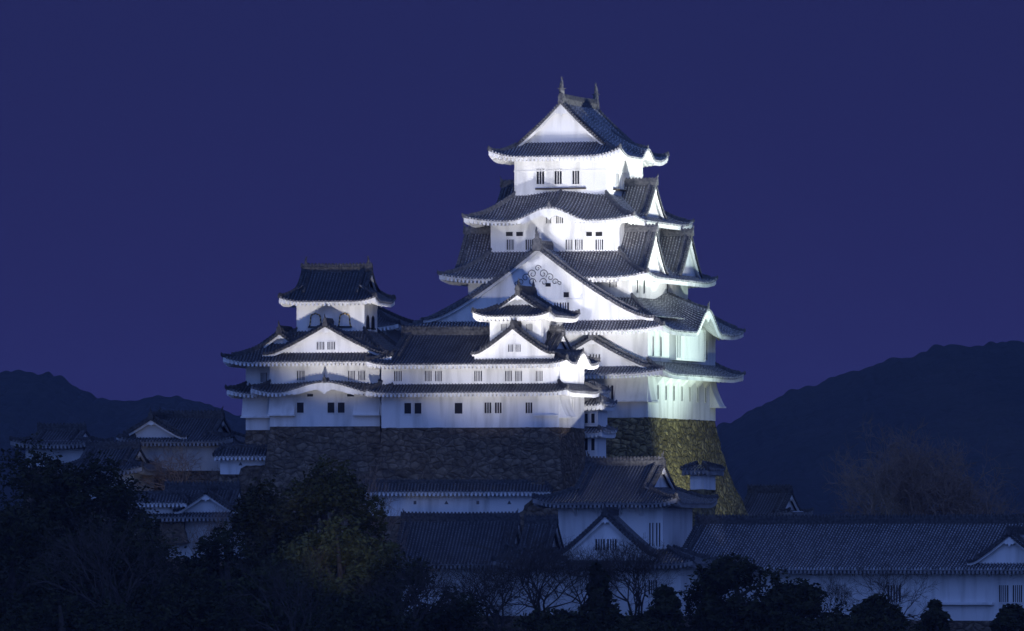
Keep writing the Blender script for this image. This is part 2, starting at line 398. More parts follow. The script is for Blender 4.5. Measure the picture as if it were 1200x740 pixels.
        for sd in sides:
            si0, si1, so0, so1, ti, to, tw = cfg[sd]; bp = bumps.get(sd, [])
            def B(ss, bp=bp): return sum(h * (.5 + .5 * math.cos(math.pi * (ss - c) / hw)) ** .9 for (c, hw, h) in bp if abs(ss - c) < hw)
            def Pf(ss, v, sd=sd, so0=so0, so1=so1, ti=ti, to=to, B=B):
                t = ti + (to - ti) * v
                z = ze + (zt - ze) * max(0, 1 - v) ** p if v <= 1 else ze
                d = min(ss - so0, so1 - ss); z += lift * max(0, 1 - d / Rl) ** 2 * v * v
                z += B(ss) * (.30 + .70 * v)
                return Vector((ss, t, z)) if sd in ('-b', '+b') else Vector((t, ss, z))
            def vmin(ss): return max(0, (si0 - ss) / (si0 - so0) if si0 != so0 else 0, (ss - si1) / (so1 - si1) if so1 != si1 else 0)
            vw = (tw - ti) / (to - ti)
            s.slope(T, E, Pf, so0 + .02, so1 - .02, vmin, vw, Vector((1, 0, 0)) if sd in ('-b', '+b') else Vector((0, 1, 0)), fasc=fasc,
                    extra=(lambda q, B=B: .5 * min(1, B(q) * 2) if B(q) > 0 else 0) if bp else None)
            for (c, hw, h) in bp:                       # ridge over the undulating gable and its pendant
                ms = -1 if sd in ('-b', '-a') else 1
                dv = Vector((0, ms, 0)) if sd in ('-b', '+b') else Vector((ms, 0, 0))
                pts = [Pf(c, v) for v in (.05, .25, .5, .75, 1)]
                h_ = MB(); s.ridge_line(h_, pts, .26, .28); hips0.append(h_)
                bmp = (c, hw, h, Pf(c, 1), dv); bumps.setdefault('_done', []).append(bmp)
        hipends = []; hips = []
        def corner(sd, ss):
            si0, si1, so0, so1, ti, to, tw = cfg[sd]
            pts = []
            for i in range(9):
                v = i / 8; q = (si0 + (so0 - si0) * v) if ss == 0 else (si1 + (so1 - si1) * v)
                t = ti + (to - ti) * v; z = ze + (zt - ze) * (1 - v) ** p
                d = (1 - v) * (abs(so0 - si0) if ss == 0 else abs(so1 - si1)); z += lift * max(0, 1 - d / Rl) ** 2 * v * v + .04
                pts.append(Vector((q, t, z)) if sd in ('-b', '+b') else Vector((t, q, z)))
            return pts
        for (sd, e_) in (('-b', 0), ('-b', 1), ('+b', 0), ('+b', 1)):
            pts = corner(sd, e_); tip = pts[-1] + (pts[-1] - pts[-2]).normalized() * .15 + Vector((0, 0, .08)); pts.append(tip)
            h_ = MB(); s.ridge_line(h_, pts[:-2], .30, .34); s.ridge_line(h_, pts[-3:], .22, .2); hips.append(h_)
            hipends.append((pts[-3], tip, pts))
        ro = s.part(name, T, [s.tm, s.rm])
        s.part('eave', E, s.em, ro)
        for h_ in hips + hips0: s.part('hip_ridge', h_, 'ridge', ro)
        if ornament:
            for (q, tip, pts) in hipends:
                d = tip - q; d.z = 0
                s.finial(q, d, .55, 'hip_end_tile', ro, horn=False); s.finial(tip, d, .38, 'hip_end_tile', ro, horn=False)
        for (c, hw, h, q, dv) in bumps.pop('_done', []):
            s.finial(q + UP * .12, dv, .6, 'ridge_end_tile', ro)
            m = MB(); l = Vector((-dv.y, dv.x, 0)); q2 = q - UP * (.95) + dv * .03
            shp = [(-.9, .35), (-.5, .05), (-.28, .0), (0, -.28), (.28, 0), (.5, .05), (.9, .35), (0, .5)]
            A = [q2 + l * x + UP * z for x, z in shp]; B2 = [a - dv * .15 for a in A]; m.face(A); m.face(B2)
            for i in range(8): m.face([A[i], A[(i + 1) % 8], B2[(i + 1) % 8], B2[i]])
            s.part('gable_pendant', m, 'plaster', ro)
        return ro
    def gable(s, cu, plane, side, hw, zb, za, depth, p=1.32, wins=(), recess=.5, orn=1.0, foot=.25, board=.5, pendant=1.0, decor=False, name='gable', fin='ridge_end_tile'):
        """triangular dormer gable; side '-b','+a','-a' says where it faces"""
        def G(x, y, z):                                  # y outward
            if side == '-b': return Vector((cu + x, plane - y, z))
            if side == '+a': return Vector((plane + y, cu + x, z))
            return Vector((plane - y, cu + x, z))
        dv = {'-b': Vector((0, -1, 0)), '+a': Vector((1, 0, 0)), '-a': Vector((-1, 0, 0))}[side]
        lat = Vector((1, 0, 0)) if side == '-b' else Vector((0, 1, 0))
        def zz(x):
            u = abs(x) / hw; return zb + (za - zb) * max(0, 1 - u) ** p + foot * max(0, (u - .75) / .25) ** 2
        T, Wl, Bd, Rg = MB(), MB(), MB(), MB(); nx = 12
        for sg in (-1, 1):
            xs = [hw * i / nx * sg for i in range(nx + 1)]
            for i in range(nx):
                T.face([G(xs[i], 0, zz(xs[i])), G(xs[i], -depth, zz(xs[i])), G(xs[i + 1], -depth, zz(xs[i + 1])), G(xs[i + 1], 0, zz(xs[i + 1]))], 0)
            k = int(depth / PITCH)
            for r in range(k):
                y = -.12 - r * PITCH
                T.sweep([G(x, y, zz(x)) for x in xs], dv, UP, RIB, 1, v0=random.random() * .34)
            # verge: round tile ends looking outwards
            L = 0; nxt = .15
            for i in range(nx):
                A, B_ = G(xs[i], 0, zz(xs[i])), G(xs[i + 1], 0, zz(xs[i + 1])); ln = (B_ - A).length; t = (B_ - A) / ln
                while nxt < L + ln:
                    q = A + t * (nxt - L)
                    T.sweep([q + dv * .10, q - dv * .25], t, t.cross(dv) * (1 if t.cross(dv).z > 0 else -1), [(-.125, -.16), (-.11, .08), (0, .15), (.11, .08), (.125, -.16)], 2)
                    nxt += .31
                L += ln
            # descending ridge a little behind the verge
            yr = -.55
            s.ridge_line(Rg, [G(x, yr, zz(x) + .02) for x in xs[:-2]], .30, .40, side=dv)
            # barge board
            for i in range(nx):
                x0, x1 = xs[i], xs[i + 1]; th0 = .62 * board * (1 + .25 * (1 - i / nx)); th1 = .62 * board * (1 + .25 * (1 - (i + 1) / nx))
                a0, a1 = zz(x0) - .10, zz(x1) - .10
                Bd.hexa([G(x0, -.08, a0 - th0), G(x1, -.08, a1 - th1), G(x1, -.24, a1 - th1), G(x0, -.24, a0 - th0),
                         G(x0, -.08, a0), G(x1, -.08, a1), G(x1, -.24, a1), G(x0, -.24, a0)])
                # soffit under the verge
                Bd.face([G(x0, -.24, a0 - th0 * .35), G(x1, -.24, a1 - th1 * .35), G(x1, -recess - .05, a1 - th1 * .35), G(x0, -recess - .05, a0 - th0 * .35)])
        ws = [-hw * .97 + 2 * hw * .97 * i / 24 for i in range(25)]
        lowz = zb - .5
        for i in range(24):
            Wl.face([G(ws[i], -recess, lowz), G(ws[i + 1], -recess, lowz), G(ws[i + 1], -recess, zz(ws[i + 1]) - .12), G(ws[i], -recess, zz(ws[i]) - .12)])
        # shadow board mouldings on the gable wall
        s.ridge_line(Rg, [G(0, .05, za + .05), G(0, -depth * .5, za + .05), G(0, -depth, za + .05)], .42, .55, side=lat)
        g = s.part(name, T, [s.tm, s.rm, 'ridge'])
        s.part('gable_wall', Wl, s.wm, g); s.part('barge_board', Bd, 'plaster', g); s.part('gable_ridge', Rg, 'ridge', g)
        if orn: s.finial(G(0, .15, za + .15), dv, orn, fin, g)
        if pendant:
            m = MB(); q2 = G(0, -.02, za - .75 * pendant - .1)
            shp = [(-.55, .1), (-.7, -.15), (-.42, -.35), (-.2, -.28), (0, -.62), (.2, -.28), (.42, -.35), (.7, -.15), (.55, .1), (0, .55)]
            A = [q2 + lat * x * pendant + UP * z * pendant for x, z in shp]; B2 = [a - dv * .12 for a in A]; m.face(A); m.face(B2)
            for i in range(10): m.face([A[i], A[(i + 1) % 10], B2[(i + 1) % 10], B2[i]])
            s.part('gable_pendant', m, 'plaster', g)
        pl = plane - (-recess) if side == '-b' else (plane - recess if side == '+a' else plane + recess)
        for (u0, u1, z0, z1, bars) in wins: s.window(side, cu + u0, cu + u1, z0, z1, pl, bars, parent=g)
        return g, G
    def irimoya(s, ca, cb, axis, W, Le, Lg, xg, ze, zr, ww, wl, p=1.4, lift=.6, Rl=3.2, bumps={}, orn='fish', fs=1.0, rec=.5, board=.42, gwins=(), pend=.9, wm=None, decor=False):
        """hip-and-gable roof. ridge along axis; W eave half span, Le eave half length, Lg gable half length"""
        wm = wm or s.wm
        def C(x, y, z): return Vector((ca + x, cb + y, z)) if axis == 'b' else Vector((ca + y, cb + x, z))
        lx = Vector((1, 0, 0)) if axis == 'b' else Vector((0, 1, 0)); ly = Vector((0, 1, 0)) if axis == 'b' else Vector((1, 0, 0))
        def prof(x): return ze + (zr - ze) * max(0, 1 - x / W) ** p
        T, E = MB(), MB(); done = []; hips = []
        def addr(pts, w_, h_, side=None):
            q_ = MB(); s.ridge_line(q_, pts, w_, h_, side=side); hips.append(q_)
        def mkB(bp):
            return lambda ss: sum(h * (.5 + .5 * math.cos(math.pi * (ss - c) / hw)) ** .9 for (c, hw, h) in bp if abs(ss - c) < hw)
        for sg in (-1, 1):
            bp = bumps.get('L+' if sg > 0 else 'L-', []); B = mkB(bp)
            def Pl(ss, v, sg=sg, B=B):
                x = W * v; vv = max(0, (x - xg) / (W - xg)); d = Le - abs(ss)
                return C(sg * x, ss, prof(x) + lift * max(0, 1 - d / Rl) ** 2 * vv * vv + B(ss) * v ** 1.5)
            def vm(ss):
                if abs(ss) <= Lg: return 0
                return (xg + (abs(ss) - Lg) / (Le - Lg) * (W - xg)) / W
            s.slope(T, E, Pl, -Le + .02, Le - .02, vm, ww / W, ly, nv=10, extra=(lambda q, B=B: .4 * min(1, B(q) * 2)) if bp else None)
            for (c, hw, h) in bp:
                addr([Pl(c, v) for v in (.45, .6, .8, 1)], .26, .28); done.append((Pl(c, 1), lx * sg))
            be = bumps.get('E+' if sg > 0 else 'E-', []); B2 = mkB(be)
            vn = -(rec + .1) / (Le - Lg)
            def Pe(ss, v, sg=sg, B=B2):
                x = xg + v * (W - xg); y = Lg + v * (Le - Lg); d = W - abs(ss); v_ = max(0, v)
                return C(ss, sg * y, prof(x) + lift * max(0, 1 - d / Rl) ** 2 * v_ * v_ + B(ss) * v_)
            def ve(ss):
                if abs(ss) <= xg: return vn
                return max(vn, (abs(ss) - xg) / (W - xg))
            s.slope(T, E, Pe, -W + .02, W - .02, ve, (wl - Lg) / (Le - Lg), lx, extra=(lambda q, B=B2: .4 * min(1, B(q) * 2)) if be else None)
            for (c, hw, h) in be:
                addr([Pe(c, v) for v in (.1, .4, .7, 1)], .26, .28); done.append((Pe(c, 1), ly * sg))
        ro = s.part('roof', T, [s.tm, s.rm]); s.part('eave', E, s.em, ro)
        ends = []
        for sx_ in (-1, 1):
            for sy_ in (-1, 1):
                pts = []
                for i in range(8):
                    v = i / 7; x = xg + v * (W - xg); y = Lg + v * (Le - Lg); d = (1 - v) * (Le - Lg)
                    pts.append(C(sx_ * x, sy_ * y, prof(x) + lift * max(0, 1 - d / Rl) ** 2 * v * v + .04))
                addr(pts, .28, .32); ends.append((pts[-2], pts[-1]))
                # descending ridge along the gable
                pts = [C(sx_ * x, sy_ * (Lg - .75), prof(x) + .02) for x in [W * .06 + (xg + (W - xg) * .35 - W * .06) * i / 7 for i in range(8)]]
                addr(pts, .28, .32, ly); ends.append((pts[-2], pts[-1]))
        for h_ in hips: s.part('hip_ridge', h_, 'ridge', ro)
        H = MB(); s.ridge_line(H, [C(0, -Lg - .1, zr), C(0, 0, zr - .05), C(0, Lg + .1, zr)], .45, .7, side=lx)
        s.part('roof_ridge', H, 'ridge', ro)
        for (q, tip) in ends:
            d = tip - q; d.z = 0; s.finial(tip, d, .5, 'hip_end_tile', ro, horn=False)
        for (q, d) in done: s.finial(q + UP * .12, d, .5, 'ridge_end_tile', ro, horn=False)
        for sy_ in (-1, 1):                               # gable ends
            Wl, Bd, V = MB(), MB(), MB(); nx = 12; xs = [xg * 1.02 * (-1 + 2 * i / 24) for i in range(25)]
            low = prof(xg) - .25
            for i in range(24):
                Wl.face([C(xs[i], sy_ * (Lg - rec), low), C(xs[i + 1], sy_ * (Lg - rec), low), C(xs[i + 1], sy_ * (Lg - rec), prof(abs(xs[i + 1])) - .1), C(xs[i], sy_ * (Lg - rec), prof(abs(xs[i])) - .1)])
            xf = xg + (W - xg) * .12
            for sg in (-1, 1):
                xq = [xf * i / nx * sg for i in range(nx + 1)]
                for i in range(nx):
                    x0, x1 = xq[i], xq[i + 1]; a0, a1 = prof(abs(x0)) - .08, prof(abs(x1)) - .08
                    t0 = .62 * board * (1 + .3 * (1 - i / nx)); t1 = .62 * board * (1 + .3 * (1 - (i + 1) / nx))
                    Bd.hexa([C(x0, sy_ * (Lg - .02), a0 - t0), C(x1, sy_ * (Lg - .02), a1 - t1), C(x1, sy_ * (Lg - .18), a1 - t1), C(x0, sy_ * (Lg - .18), a0 - t0),
                             C(x0, sy_ * (Lg - .02), a0), C(x1, sy_ * (Lg - .02), a1), C(x1, sy_ * (Lg - .18), a1), C(x0, sy_ * (Lg - .18), a0)])
                L = 0; nxt = .2
                for i in range(nx):
                    A, B_ = C(xq[i], sy_ * Lg, prof(abs(xq[i]))), C(xq[i + 1], sy_ * Lg, prof(abs(xq[i + 1]))); ln = (B_ - A).length; t = (B_ - A) / ln; dv = ly * sy_
                    nrm = t.cross(dv); nrm = nrm if nrm.z > 0 else -nrm
                    while nxt < L + ln:
                        q = A + t * (nxt - L); V.sweep([q + dv * .12, q - dv * .25], t, nrm, [(-.125, -.14), (-.11, .08), (0, .15), (.11, .08), (.125, -.14)], 0); nxt += .31
                    L += ln
            s.part('gable_wall', Wl, wm, ro); s.part('barge_board', Bd, 'plaster', ro); s.part('verge_tile', V, 'ridge', ro)
            if pend:
                m = MB(); q2 = C(0, sy_ * (Lg + .02), zr - .75 * pend - .1); dv = ly * sy_
                shp = [(-.55, .1), (-.7, -.15), (-.42, -.35), (-.2, -.28), (0, -.62), (.2, -.28), (.42, -.35), (.7, -.15), (.55, .1), (0, .55)]
                A = [q2 + lx * x * pend + UP * z * pend for x, z in shp]; B2 = [a - dv * .12 for a in A]; m.face(A); m.face(B2)
                for i in range(10): m.face([A[i], A[(i + 1) % 10], B2[(i + 1) % 10], B2[i]])
                s.part('gable_pendant', m, 'plaster', ro)
            e_ = C(0, sy_ * (Lg + .1), zr)
            s.finial(e_ + UP * .05, ly * sy_, .85 * fs, 'ridge_end_tile', ro, horn=False)
            if orn == 'fish': s.shachi(C(0, sy_ * (Lg - .35), zr + .6), ly * -sy_, fs, ro)
            elif orn == 'horn': s.finial(C(0, sy_ * (Lg - .1), zr + .45), ly * sy_, .8 * fs, 'ridge_end_tile', ro)
        return ro
    def ledge(s, a0, a1, b, z0, z1, out=.12, mat='plaster', name='wall_ledge'):
        m = MB(); m.box(a0, a1, b - out, b + .02, z0, z1); return s.part(name, m, mat)
    def stone_drop(s, side, u0, u1, zt, zb, plane, out=.75, mat=None):
        """ishi-otoshi: a chute flaring outwards at the foot"""
        def mp(u, o, z):
            if side == '-b': return Vector((u, plane - o, z))
            if side == '+a': return Vector((plane + o, u, z))
            return Vector((plane - o, u, z))
        m = MB(); prev = None; n = 6
        for i in range(n + 1):
            t = i / n; o = .03 + out * t ** 1.5; z = zt + (zb - zt) * t
            cur = [mp(u0, 0, z), mp(u0, o, z), mp(u1, o, z), mp(u1, 0, z)]
            if prev: 
                for j in range(3): m.face([prev[j], prev[j + 1], cur[j + 1], cur[j]])
            else: m.face(cur)
            prev = cur
        m.face(prev)
        q = [mp(u0 - .06, 0, zb - .12), mp(u0 - .06, out + .10, zb - .12), mp(u1 + .06, out + .10, zb - .12), mp(u1 + .06, 0, zb - .12)]
        m.hexa(q + [v + UP * .15 for v in q])
        return s.part('stone_drop_chute', m, mat or s.wm)
    def base(s, a0, a1, b0, b1, zt, zbot, batter, mat='stone', name='stone_base', pw=1.55):
        m = MB(); nz = max(6, int((zt - zbot) / .7)); rows = []
        def ring(t, z):
            o = batter * t ** pw; A0, A1, B0, B1 = a0 - o, a1 + o, b0 - o, b1 + o; r = []
            na, nb = max(4, int((a1 - a0) / .8)), max(4, int((b1 - b0) / .8))
            for i in range(na): r.append(Vector((A0 + (A1 - A0) * i / na, B0, z)))
            for i in range(nb): r.append(Vector((A1, B0 + (B1 - B0) * i / nb, z)))
            for i in range(na): r.append(Vector((A1 - (A1 - A0) * i / na, B1, z)))
            for i in range(nb): r.append(Vector((A0, B1 - (B1 - B0) * i / nb, z)))
            for q in r:
                j = noise.noise_vector(q * 1.9) * .16; q.x += j.x; q.y += j.y; q.z += j.z * (1 if 0 < t < 1 else .5)
            return r
        for i in range(nz + 1): rows.append(ring(i / nz, zt + (zbot - zt) * i / nz))
        n = len(rows[0]); m.v = [tuple(q) for r in rows for q in r]
        for i in range(nz):
            for j in range(n):
                k = (j + 1) % n; m.f.append((i * n + j, i * n + k, (i + 1) * n + k, (i + 1) * n + j)); m.m.append(0); m.uv += [(0, 0)] * 4
        m.f.append(tuple(range(n))); m.m.append(0); m.uv += [(0, 0)] * n
        return s.part(name, m, mat)

# ================================================================= MAIN KEEP
K = Bld('castle_keep', 673, 808, 18, 1.0, 'tall white main keep of five tiled roofs on the high mossy stone base', 'castle')
SH = .48
f1 = (-10.9, 10.9, -10.8, 12.2); f3 = (-8.4 + SH, 8.4 + SH, -9.4, 9.4); f4 = (-6.6 + SH, 6.6 + SH, -7.8, 7.8); f5 = (-4.73 + SH, 4.73 + SH, -6.05, 6.05)
def grow(r, o): return (r[0] - o, r[1] + o, r[2] - o, r[3] + o)
zbase = 12.7
K.base(*f1, zbase, -1.0, 4.5, 'mossy_stone', pw=1.4)
K.wall(*f1, zbase, 17.6)
K.wall(*f1, 17.0, 21.9)
K.wall(*f3, 23.2, 27.1)
K.wall(*f4, 28.0, 32.6)
K.wall(*f5, 33.8, 39.2)
K.skirt(f1, grow(f1, 2.25), 18.15, 16.95, Rl=4.6, lift=.42, p=1.25)
K.skirt(f3, grow(f1, 2.25), 24.4, 21.2, bumps={'+a': [(2.2, 4.6, 2.3)]}, wall=f1, Rl=4.6, lift=.45, p=1.12)
K.skirt(f4, grow(f3, 2.25), 29.0, 26.35, wall=f3, Rl=4.4, lift=.48)
K.skirt(f5, grow(f4, 2.1), 34.6, 32.0, bumps={'-b': [(.55, 4.0, 1.25)]}, wall=f4, Rl=4.2, lift=.45)
K.irimoya(SH, 0, 'b', 6.75, 8.05, 5.9, 4.7, 38.35, 43.75, 4.73, 6.05, p=1.35, lift=.7, bumps={'L+': [(1.2, 2.4, 1.0)], 'L-': [(1.2, 2.4, 1.0)]}, fs=.92, board=.5, pend=1.0)
# great gable of the second roof
g0 = K.gable(0.12, -12.25, '-b', 12.1, 22.05, 29.3, 9.5, p=1.32, board=.5, pendant=0, recess=.4, orn=1.5, foot=.4,
             wins=[(1.6, 2.0, 23.1, 23.9, 1), (2.15, 3.1, 23.1, 23.9, 3), (.7, 1.25, 25.45, 25.8, 0), (2.55, 3.1, 24.4, 24.9, 0)])[0]
# scroll ornament of the great gable
m = MB()
def scroll(cx, cz, r0, turns, sgn, plane=-11.9, th=.04):
    pts = [Vector((cx + sgn * r * math.cos(t), plane, cz + r * math.sin(t))) for t, r in ((i * .45, r0 * (1 - i * .45 / (turns * 2 * math.pi) * .85)) for i in range(int(turns * 2 * math.pi / .45)))]
    m.tube(pts, [th] * len(pts), 4)
for sg in (-1, 1):
    scroll(.05 + sg * .55, 26.7, .45, 1.3, sg); scroll(.05 + sg * 1.25, 26.35, .42, 1.3, -sg); scroll(.05 + sg * 1.75, 25.9, .35, 1.2, sg)
    scroll(.05 + sg * .6, 25.9, .42, 1.2, -sg); scroll(.05 + sg * 2.2, 25.75, .24, 1.2, -sg)
scroll(.05, 27.25, .33, 1.4, 1)
K.part('scroll_ornament', m, 'metal', g0)
m = MB(); m.box(.9, 4.6, -11.95, -11.84, 24.12, 24.24); m.box(4.45, 4.6, -11.95, -11.84, 24.26, 24.6)
K.part('gable_moulding', m, 'plaster', g0)
# first-roof gable
K.gable(5.6, -12.1, '-b', 6.6, 17.4, 20.45, 1.6, p=1.3, wins=[(-.35, .1, 18.25, 18.85, 1), (.25, .7, 18.25, 18.85, 1)], orn=.8, board=.4, pendant=.5)
# south and north gables, third roof and fourth roof
for b in (-6, 6):
    K.gable(b, 9.75 + SH, '+a', 4.1, 26.7, 31.0, 4.5, orn=.75, p=1.25, pendant=.7)
K.gable(-6, -9.75 + SH, '-a', 4.1, 26.7, 31.0, 4.5, orn=.75, p=1.25, pendant=.7)
K.gable(6, -9.75 + SH, '-a', 4.1, 26.7, 31.0, 4.5, orn=.75, p=1.25, pendant=.7)
K.gable(0, 7.9 + SH, '+a', 3.7, 32.4, 35.8, 3.6, orn=.75, p=1.25, pendant=.7)
K.gable(0, -7.9 + SH, '-a', 3.7, 32.4, 35.8, 3.6, orn=.75, p=1.25, pendant=.7)
# windows, west face
for x0, x1 in ((629, 638), (650, 658.5), (671, 679)): K.winpx(x0, x1, 199, 216, f5[2], 2, barw=.06)
a0, a1 = K.fa(628, f5[2]), K.fa(687, f5[2]); K.ledge(a0, a1, f5[2], 35.15, 35.3, .25, 'wood', 'window_sill')
K.ledge(f5[0] - .05, f5[1] + .05, f5[2], 36.95, 37.07, .06)
m = MB(); m.box(f5[1], f5[1] + .06, f5[2] - .06, f5[3], 36.95, 37.07); K.part('wall_ledge', m, 'plaster')
for x0, x1 in ((594, 602), (616, 625), (663, 671), (674, 683), (698, 707)): K.winpx(x0, x1, 281, 293, f4[2], 3)
for x0, x1 in ((593, 601), (605, 613), (687, 694), (698, 706)): K.winpx(x0, x1, 272, 277, f4[2], 0)
for x0, x1 in ((640, 646), (652, 660)): K.winpx(x0, x1, 253, 262, f4[2], 3)
K.winpx(714, 723, 329, 337, f3[2], 3)
# grille and chute at the right end of the first storey
K.winpx(703, 719, 452, 469, f1[2], 3, barw=.22)
K.stone_drop('-b', K.fa(722, f1[2]), 10.95, 16.6, 14.35, f1[2], .55)
# south face
K.stone_drop('+a', 10.3, 12.35, 16.6, 14.1, f1[1], .95)
K.stone_drop('+a', -10.9, -8.6, 16.6, 14.3, f1[1], .35)
for i in range(7):
    b = -7.6 + i * 2.7
    K.window('+a', b - .18, b + .18, 14.5, 16.0, f1[1], 0)
    m = MB(); pl = f1[1]
    m.face([(pl, b - .9, 16.7), (pl, b + .9, 16.7), (pl + .75, b + .55, 16.7), (pl + .75, b - .55, 16.7)])
    m.face([(pl, b - .3, 15.9), (pl, b + .3, 15.9), (pl + .75, b + .55, 16.7), (pl + .75, b - .55, 16.7)])
    m.face([(pl, b - .3, 15.9), (pl + .75, b - .55, 16.7), (pl, b - .9, 16.7)]); m.face([(pl, b + .3, 15.9), (pl + .75, b + .55, 16.7), (pl, b + .9, 16.7)])
    K.part('eave_bracket', m, 'plaster')
for b in (-9.2, -6.6, 9.0): K.window('+a', b - .22, b + .22, 18.7, 20.6, f1[1], 0)
m = MB(); m.box(f1[1], f1[1] + .7, -3.6, 6.4, 18.45, 21.6); K.part('lattice_bay', m, 'plaster')
for i in range(14):
    b = -3.2 + i * .7; 
    if i in (0, 1, 13): K.window('+a', b - .1, b + .1, 18.7, 21.3, f1[1] + .7, 0)
for b in (-7.8, -5.6, 2.2): K.window('+a', b - .25, b + .25, 24.9, 26.2, f3[1], 0)
for b in (-2.6, -.6, 2.6): K.window('+a', b - .45, b + .45, 35.35, 36.75, f5[1], 3)
m = MB(); m.box(f5[1], f5[1] + .3, -3.9, .4, 35.12, 35.27); K.part('window_sill', m, 'wood')

# ================================================================= NORTH-WEST SMALL KEEP
I = Bld('small_keep', 403, 789, 12, 1.0, 'left white small keep with side-on tiled roof and two bell-shaped windows', 'castle', tm='tile_dark', rm='rib_dark')
ib = -5.2
ia0, ia1 = I.fa(316, ib), I.fa(445, ib)
r1 = (ia0, ia1, ib, 5.2)
wing = (I.fa(288, ib + 1.6), ia0 + .3, ib + 1.6, 5.0)
zst = I.z(500, 0, ib)
I.base(ia0, ia1, ib, 5.2, zst, -.5, 2.8); I.base(*wing, zst - .3, -.5, 2.6)
I.wall(*r1, zst, I.z(456, 0, ib)); I.wall(*wing, zst - .3, I.z(456, 0, ib))
I.wall(*r1, I.z(458, 0, ib), I.z(420, 0, ib)); I.wall(*wing, I.z(458, 0, ib), I.z(420, 0, ib))
zt1, ze1 = I.z(450, 0, ib), I.z(459, 0, ib - 1.4)
I.skirt(grow(wing, 0), grow(wing, 1.5), zt1 - .1, ze1 - .05, lift=.4, p=1.2, Rl=2.6)
I.skirt(r1, grow(r1, 1.5), zt1, ze1, bumps={'-b': [(I.fa(380, ib - 1.5), 4.7, .95)]}, lift=.45, p=1.2, Rl=2.6)
ze2 = I.z(423, 0, ib - 1.5)
tw = (I.fa(347.5, ib + 1.8), I.fa(427, ib + 1.8), ib + 1.8, ib + 1.8 + 5.6)
o2 = grow((wing[0] + .4, ia1, ib, 5.2), 1.5)
I.skirt(tw, grow((wing[0], ia1, ib, 5.2), 1.5), ze2 + 2.9, ze2, wall=(wing[0], ia1, ib, 5.2), lift=.5, p=1.2, Rl=3)
I.wall(*tw, ze2 + 1.0, I.z(350, 0, ib + 1.8))
cA, cB = (tw[0] + tw[1]) / 2, (tw[2] + tw[3]) / 2
zt3, zr3 = I.z(352.5, 0, tw[2] - 1.2), I.z(318, 0, cB)
I.irimoya(cA, cB, 'a', 2.8 + 1.35, (tw[1] - tw[0]) / 2 + 1.4, (tw[1] - tw[0]) / 2 + .05, 2.55, zt3, zr3, 2.8, (tw[1] - tw[0]) / 2, p=1.15, lift=.4, Rl=2.2, fs=.44, pend=.5, board=.3)
gz = I.z(417, 0, ib - 1.0)
I.gable(I.fa(382, ib - .6), ib - .9, '-b', 6.2, gz, I.z(381, 0, ib - .9), 3.2, p=1.25, orn=.75, board=.42, pendant=.55,
        wins=[(-.95, -.2, I.z(410, 0, ib), I.z(401, 0, ib), 4), (.1, .85, I.z(410, 0, ib), I.z(401, 0, ib), 4)])
I.gable(I.fa(327, ib), ib + .1, '-b', 4.4, I.z(422, -6, ib), I.z(390, -6, ib), 5, p=1.3, orn=.85, board=.4, pendant=.4)
for x0, x1 in ((348, 357), (408, 416), (420, 428)): I.winpx(x0, x1, 435, 446, ib, 4)
I.winpx(305.5, 313, 437, 448, wing[2], 4)
for x0, x1 in ((348, 356), (384, 392), (396, 404)): I.winpx(x0, x1, 472, 484, ib, 0)
for x0, x1 in ((360, 367), (407, 415)): I.winpx(x0, x1, 462, 465, ib, 0)
I.stone_drop('-b', ia0 - .02, I.fa(346, ib), I.z(466, 0, ib), I.z(486, 0, ib), ib, .5)
I.stone_drop('-b', I.fa(415, ib), ia1 + .05, I.z(466, 0, ib), I.z(486, 0, ib), ib, .5)
I.stone_drop('-b', wing[0] - .3, ia0 - .1, I.z(466, 0, ib), I.z(488, 0, ib), wing[2], .55)
I.stone_drop('+a', ib - .2, ib + 2.4, I.z(466, 0, ib), I.z(486, 0, ib), ia1, .5)
# bell-shaped windows
def bell(B, side, cu, z0, w, h, plane, dark=False):
    def mp(u, o, z): return Vector((cu + u, plane - o, z)) if side == '-b' else Vector((plane + o, cu + u, z))
    half = [(1.05, 0), (.98, .12), (.90, .40), (.84, .70), (.72, .84), (.48, .90), (.22, .93), (0, 1.0)]
    shp = [(x * w / 2, z * h) for x, z in half] + [(-x * w / 2, z * h) for x, z in half[-2::-1]]
    m = MB(); m.face([mp(x, .03, z0 + z) for x, z in shp])
    o = B.part('bell_window', m, 'dark' if dark else 'plaster')
    f = MB(); g = MB(); t = 0
    for i in range(len(shp) - 1):
        A, C_ = Vector((shp[i][0], shp[i][1])), Vector((shp[i + 1][0], shp[i + 1][1])); n = max(1, int((C_ - A).length / .14))
        for j in range(n):
            p, q = A + (C_ - A) * j / n, A + (C_ - A) * (j + 1) / n; k = 1.24
            mm = g if (t % 2 == 0 and not dark) else f; t += 1
            pts = [p, q, Vector((q.x * k, q.y * 1.10)), Vector((p.x * k, p.y * 1.10))]
            mm.hexa([mp(v.x, .03, z0 + v.y) for v in pts] + [mp(v.x, .12, z0 + v.y) for v in pts])
    B.part('window_frame', f, 'dark' if True else 'wood', o)
    if not dark: B.part('gilt_fitting', g, 'gold', o)
    m = MB(); c = [mp(-w * .72, 0, z0 - .14), mp(w * .72, 0, z0 - .14), mp(w * .72, .22, z0 - .14), mp(-w * .72, .22, z0 - .14)]
    m.hexa(c + [v + UP * .14 for v in c]); B.part('window_sill', m, 'dark', o)
for px in (370, 404): bell(I, '-b', I.fa(px, tw[2]), I.z(382.5, 0, tw[2]), 1.0, 1.2, tw[2])
for b in (-1.6, .6): bell(I, '+a', cB + b, I.z(384, 0, tw[2]), .8, 1.1, tw[1], True)

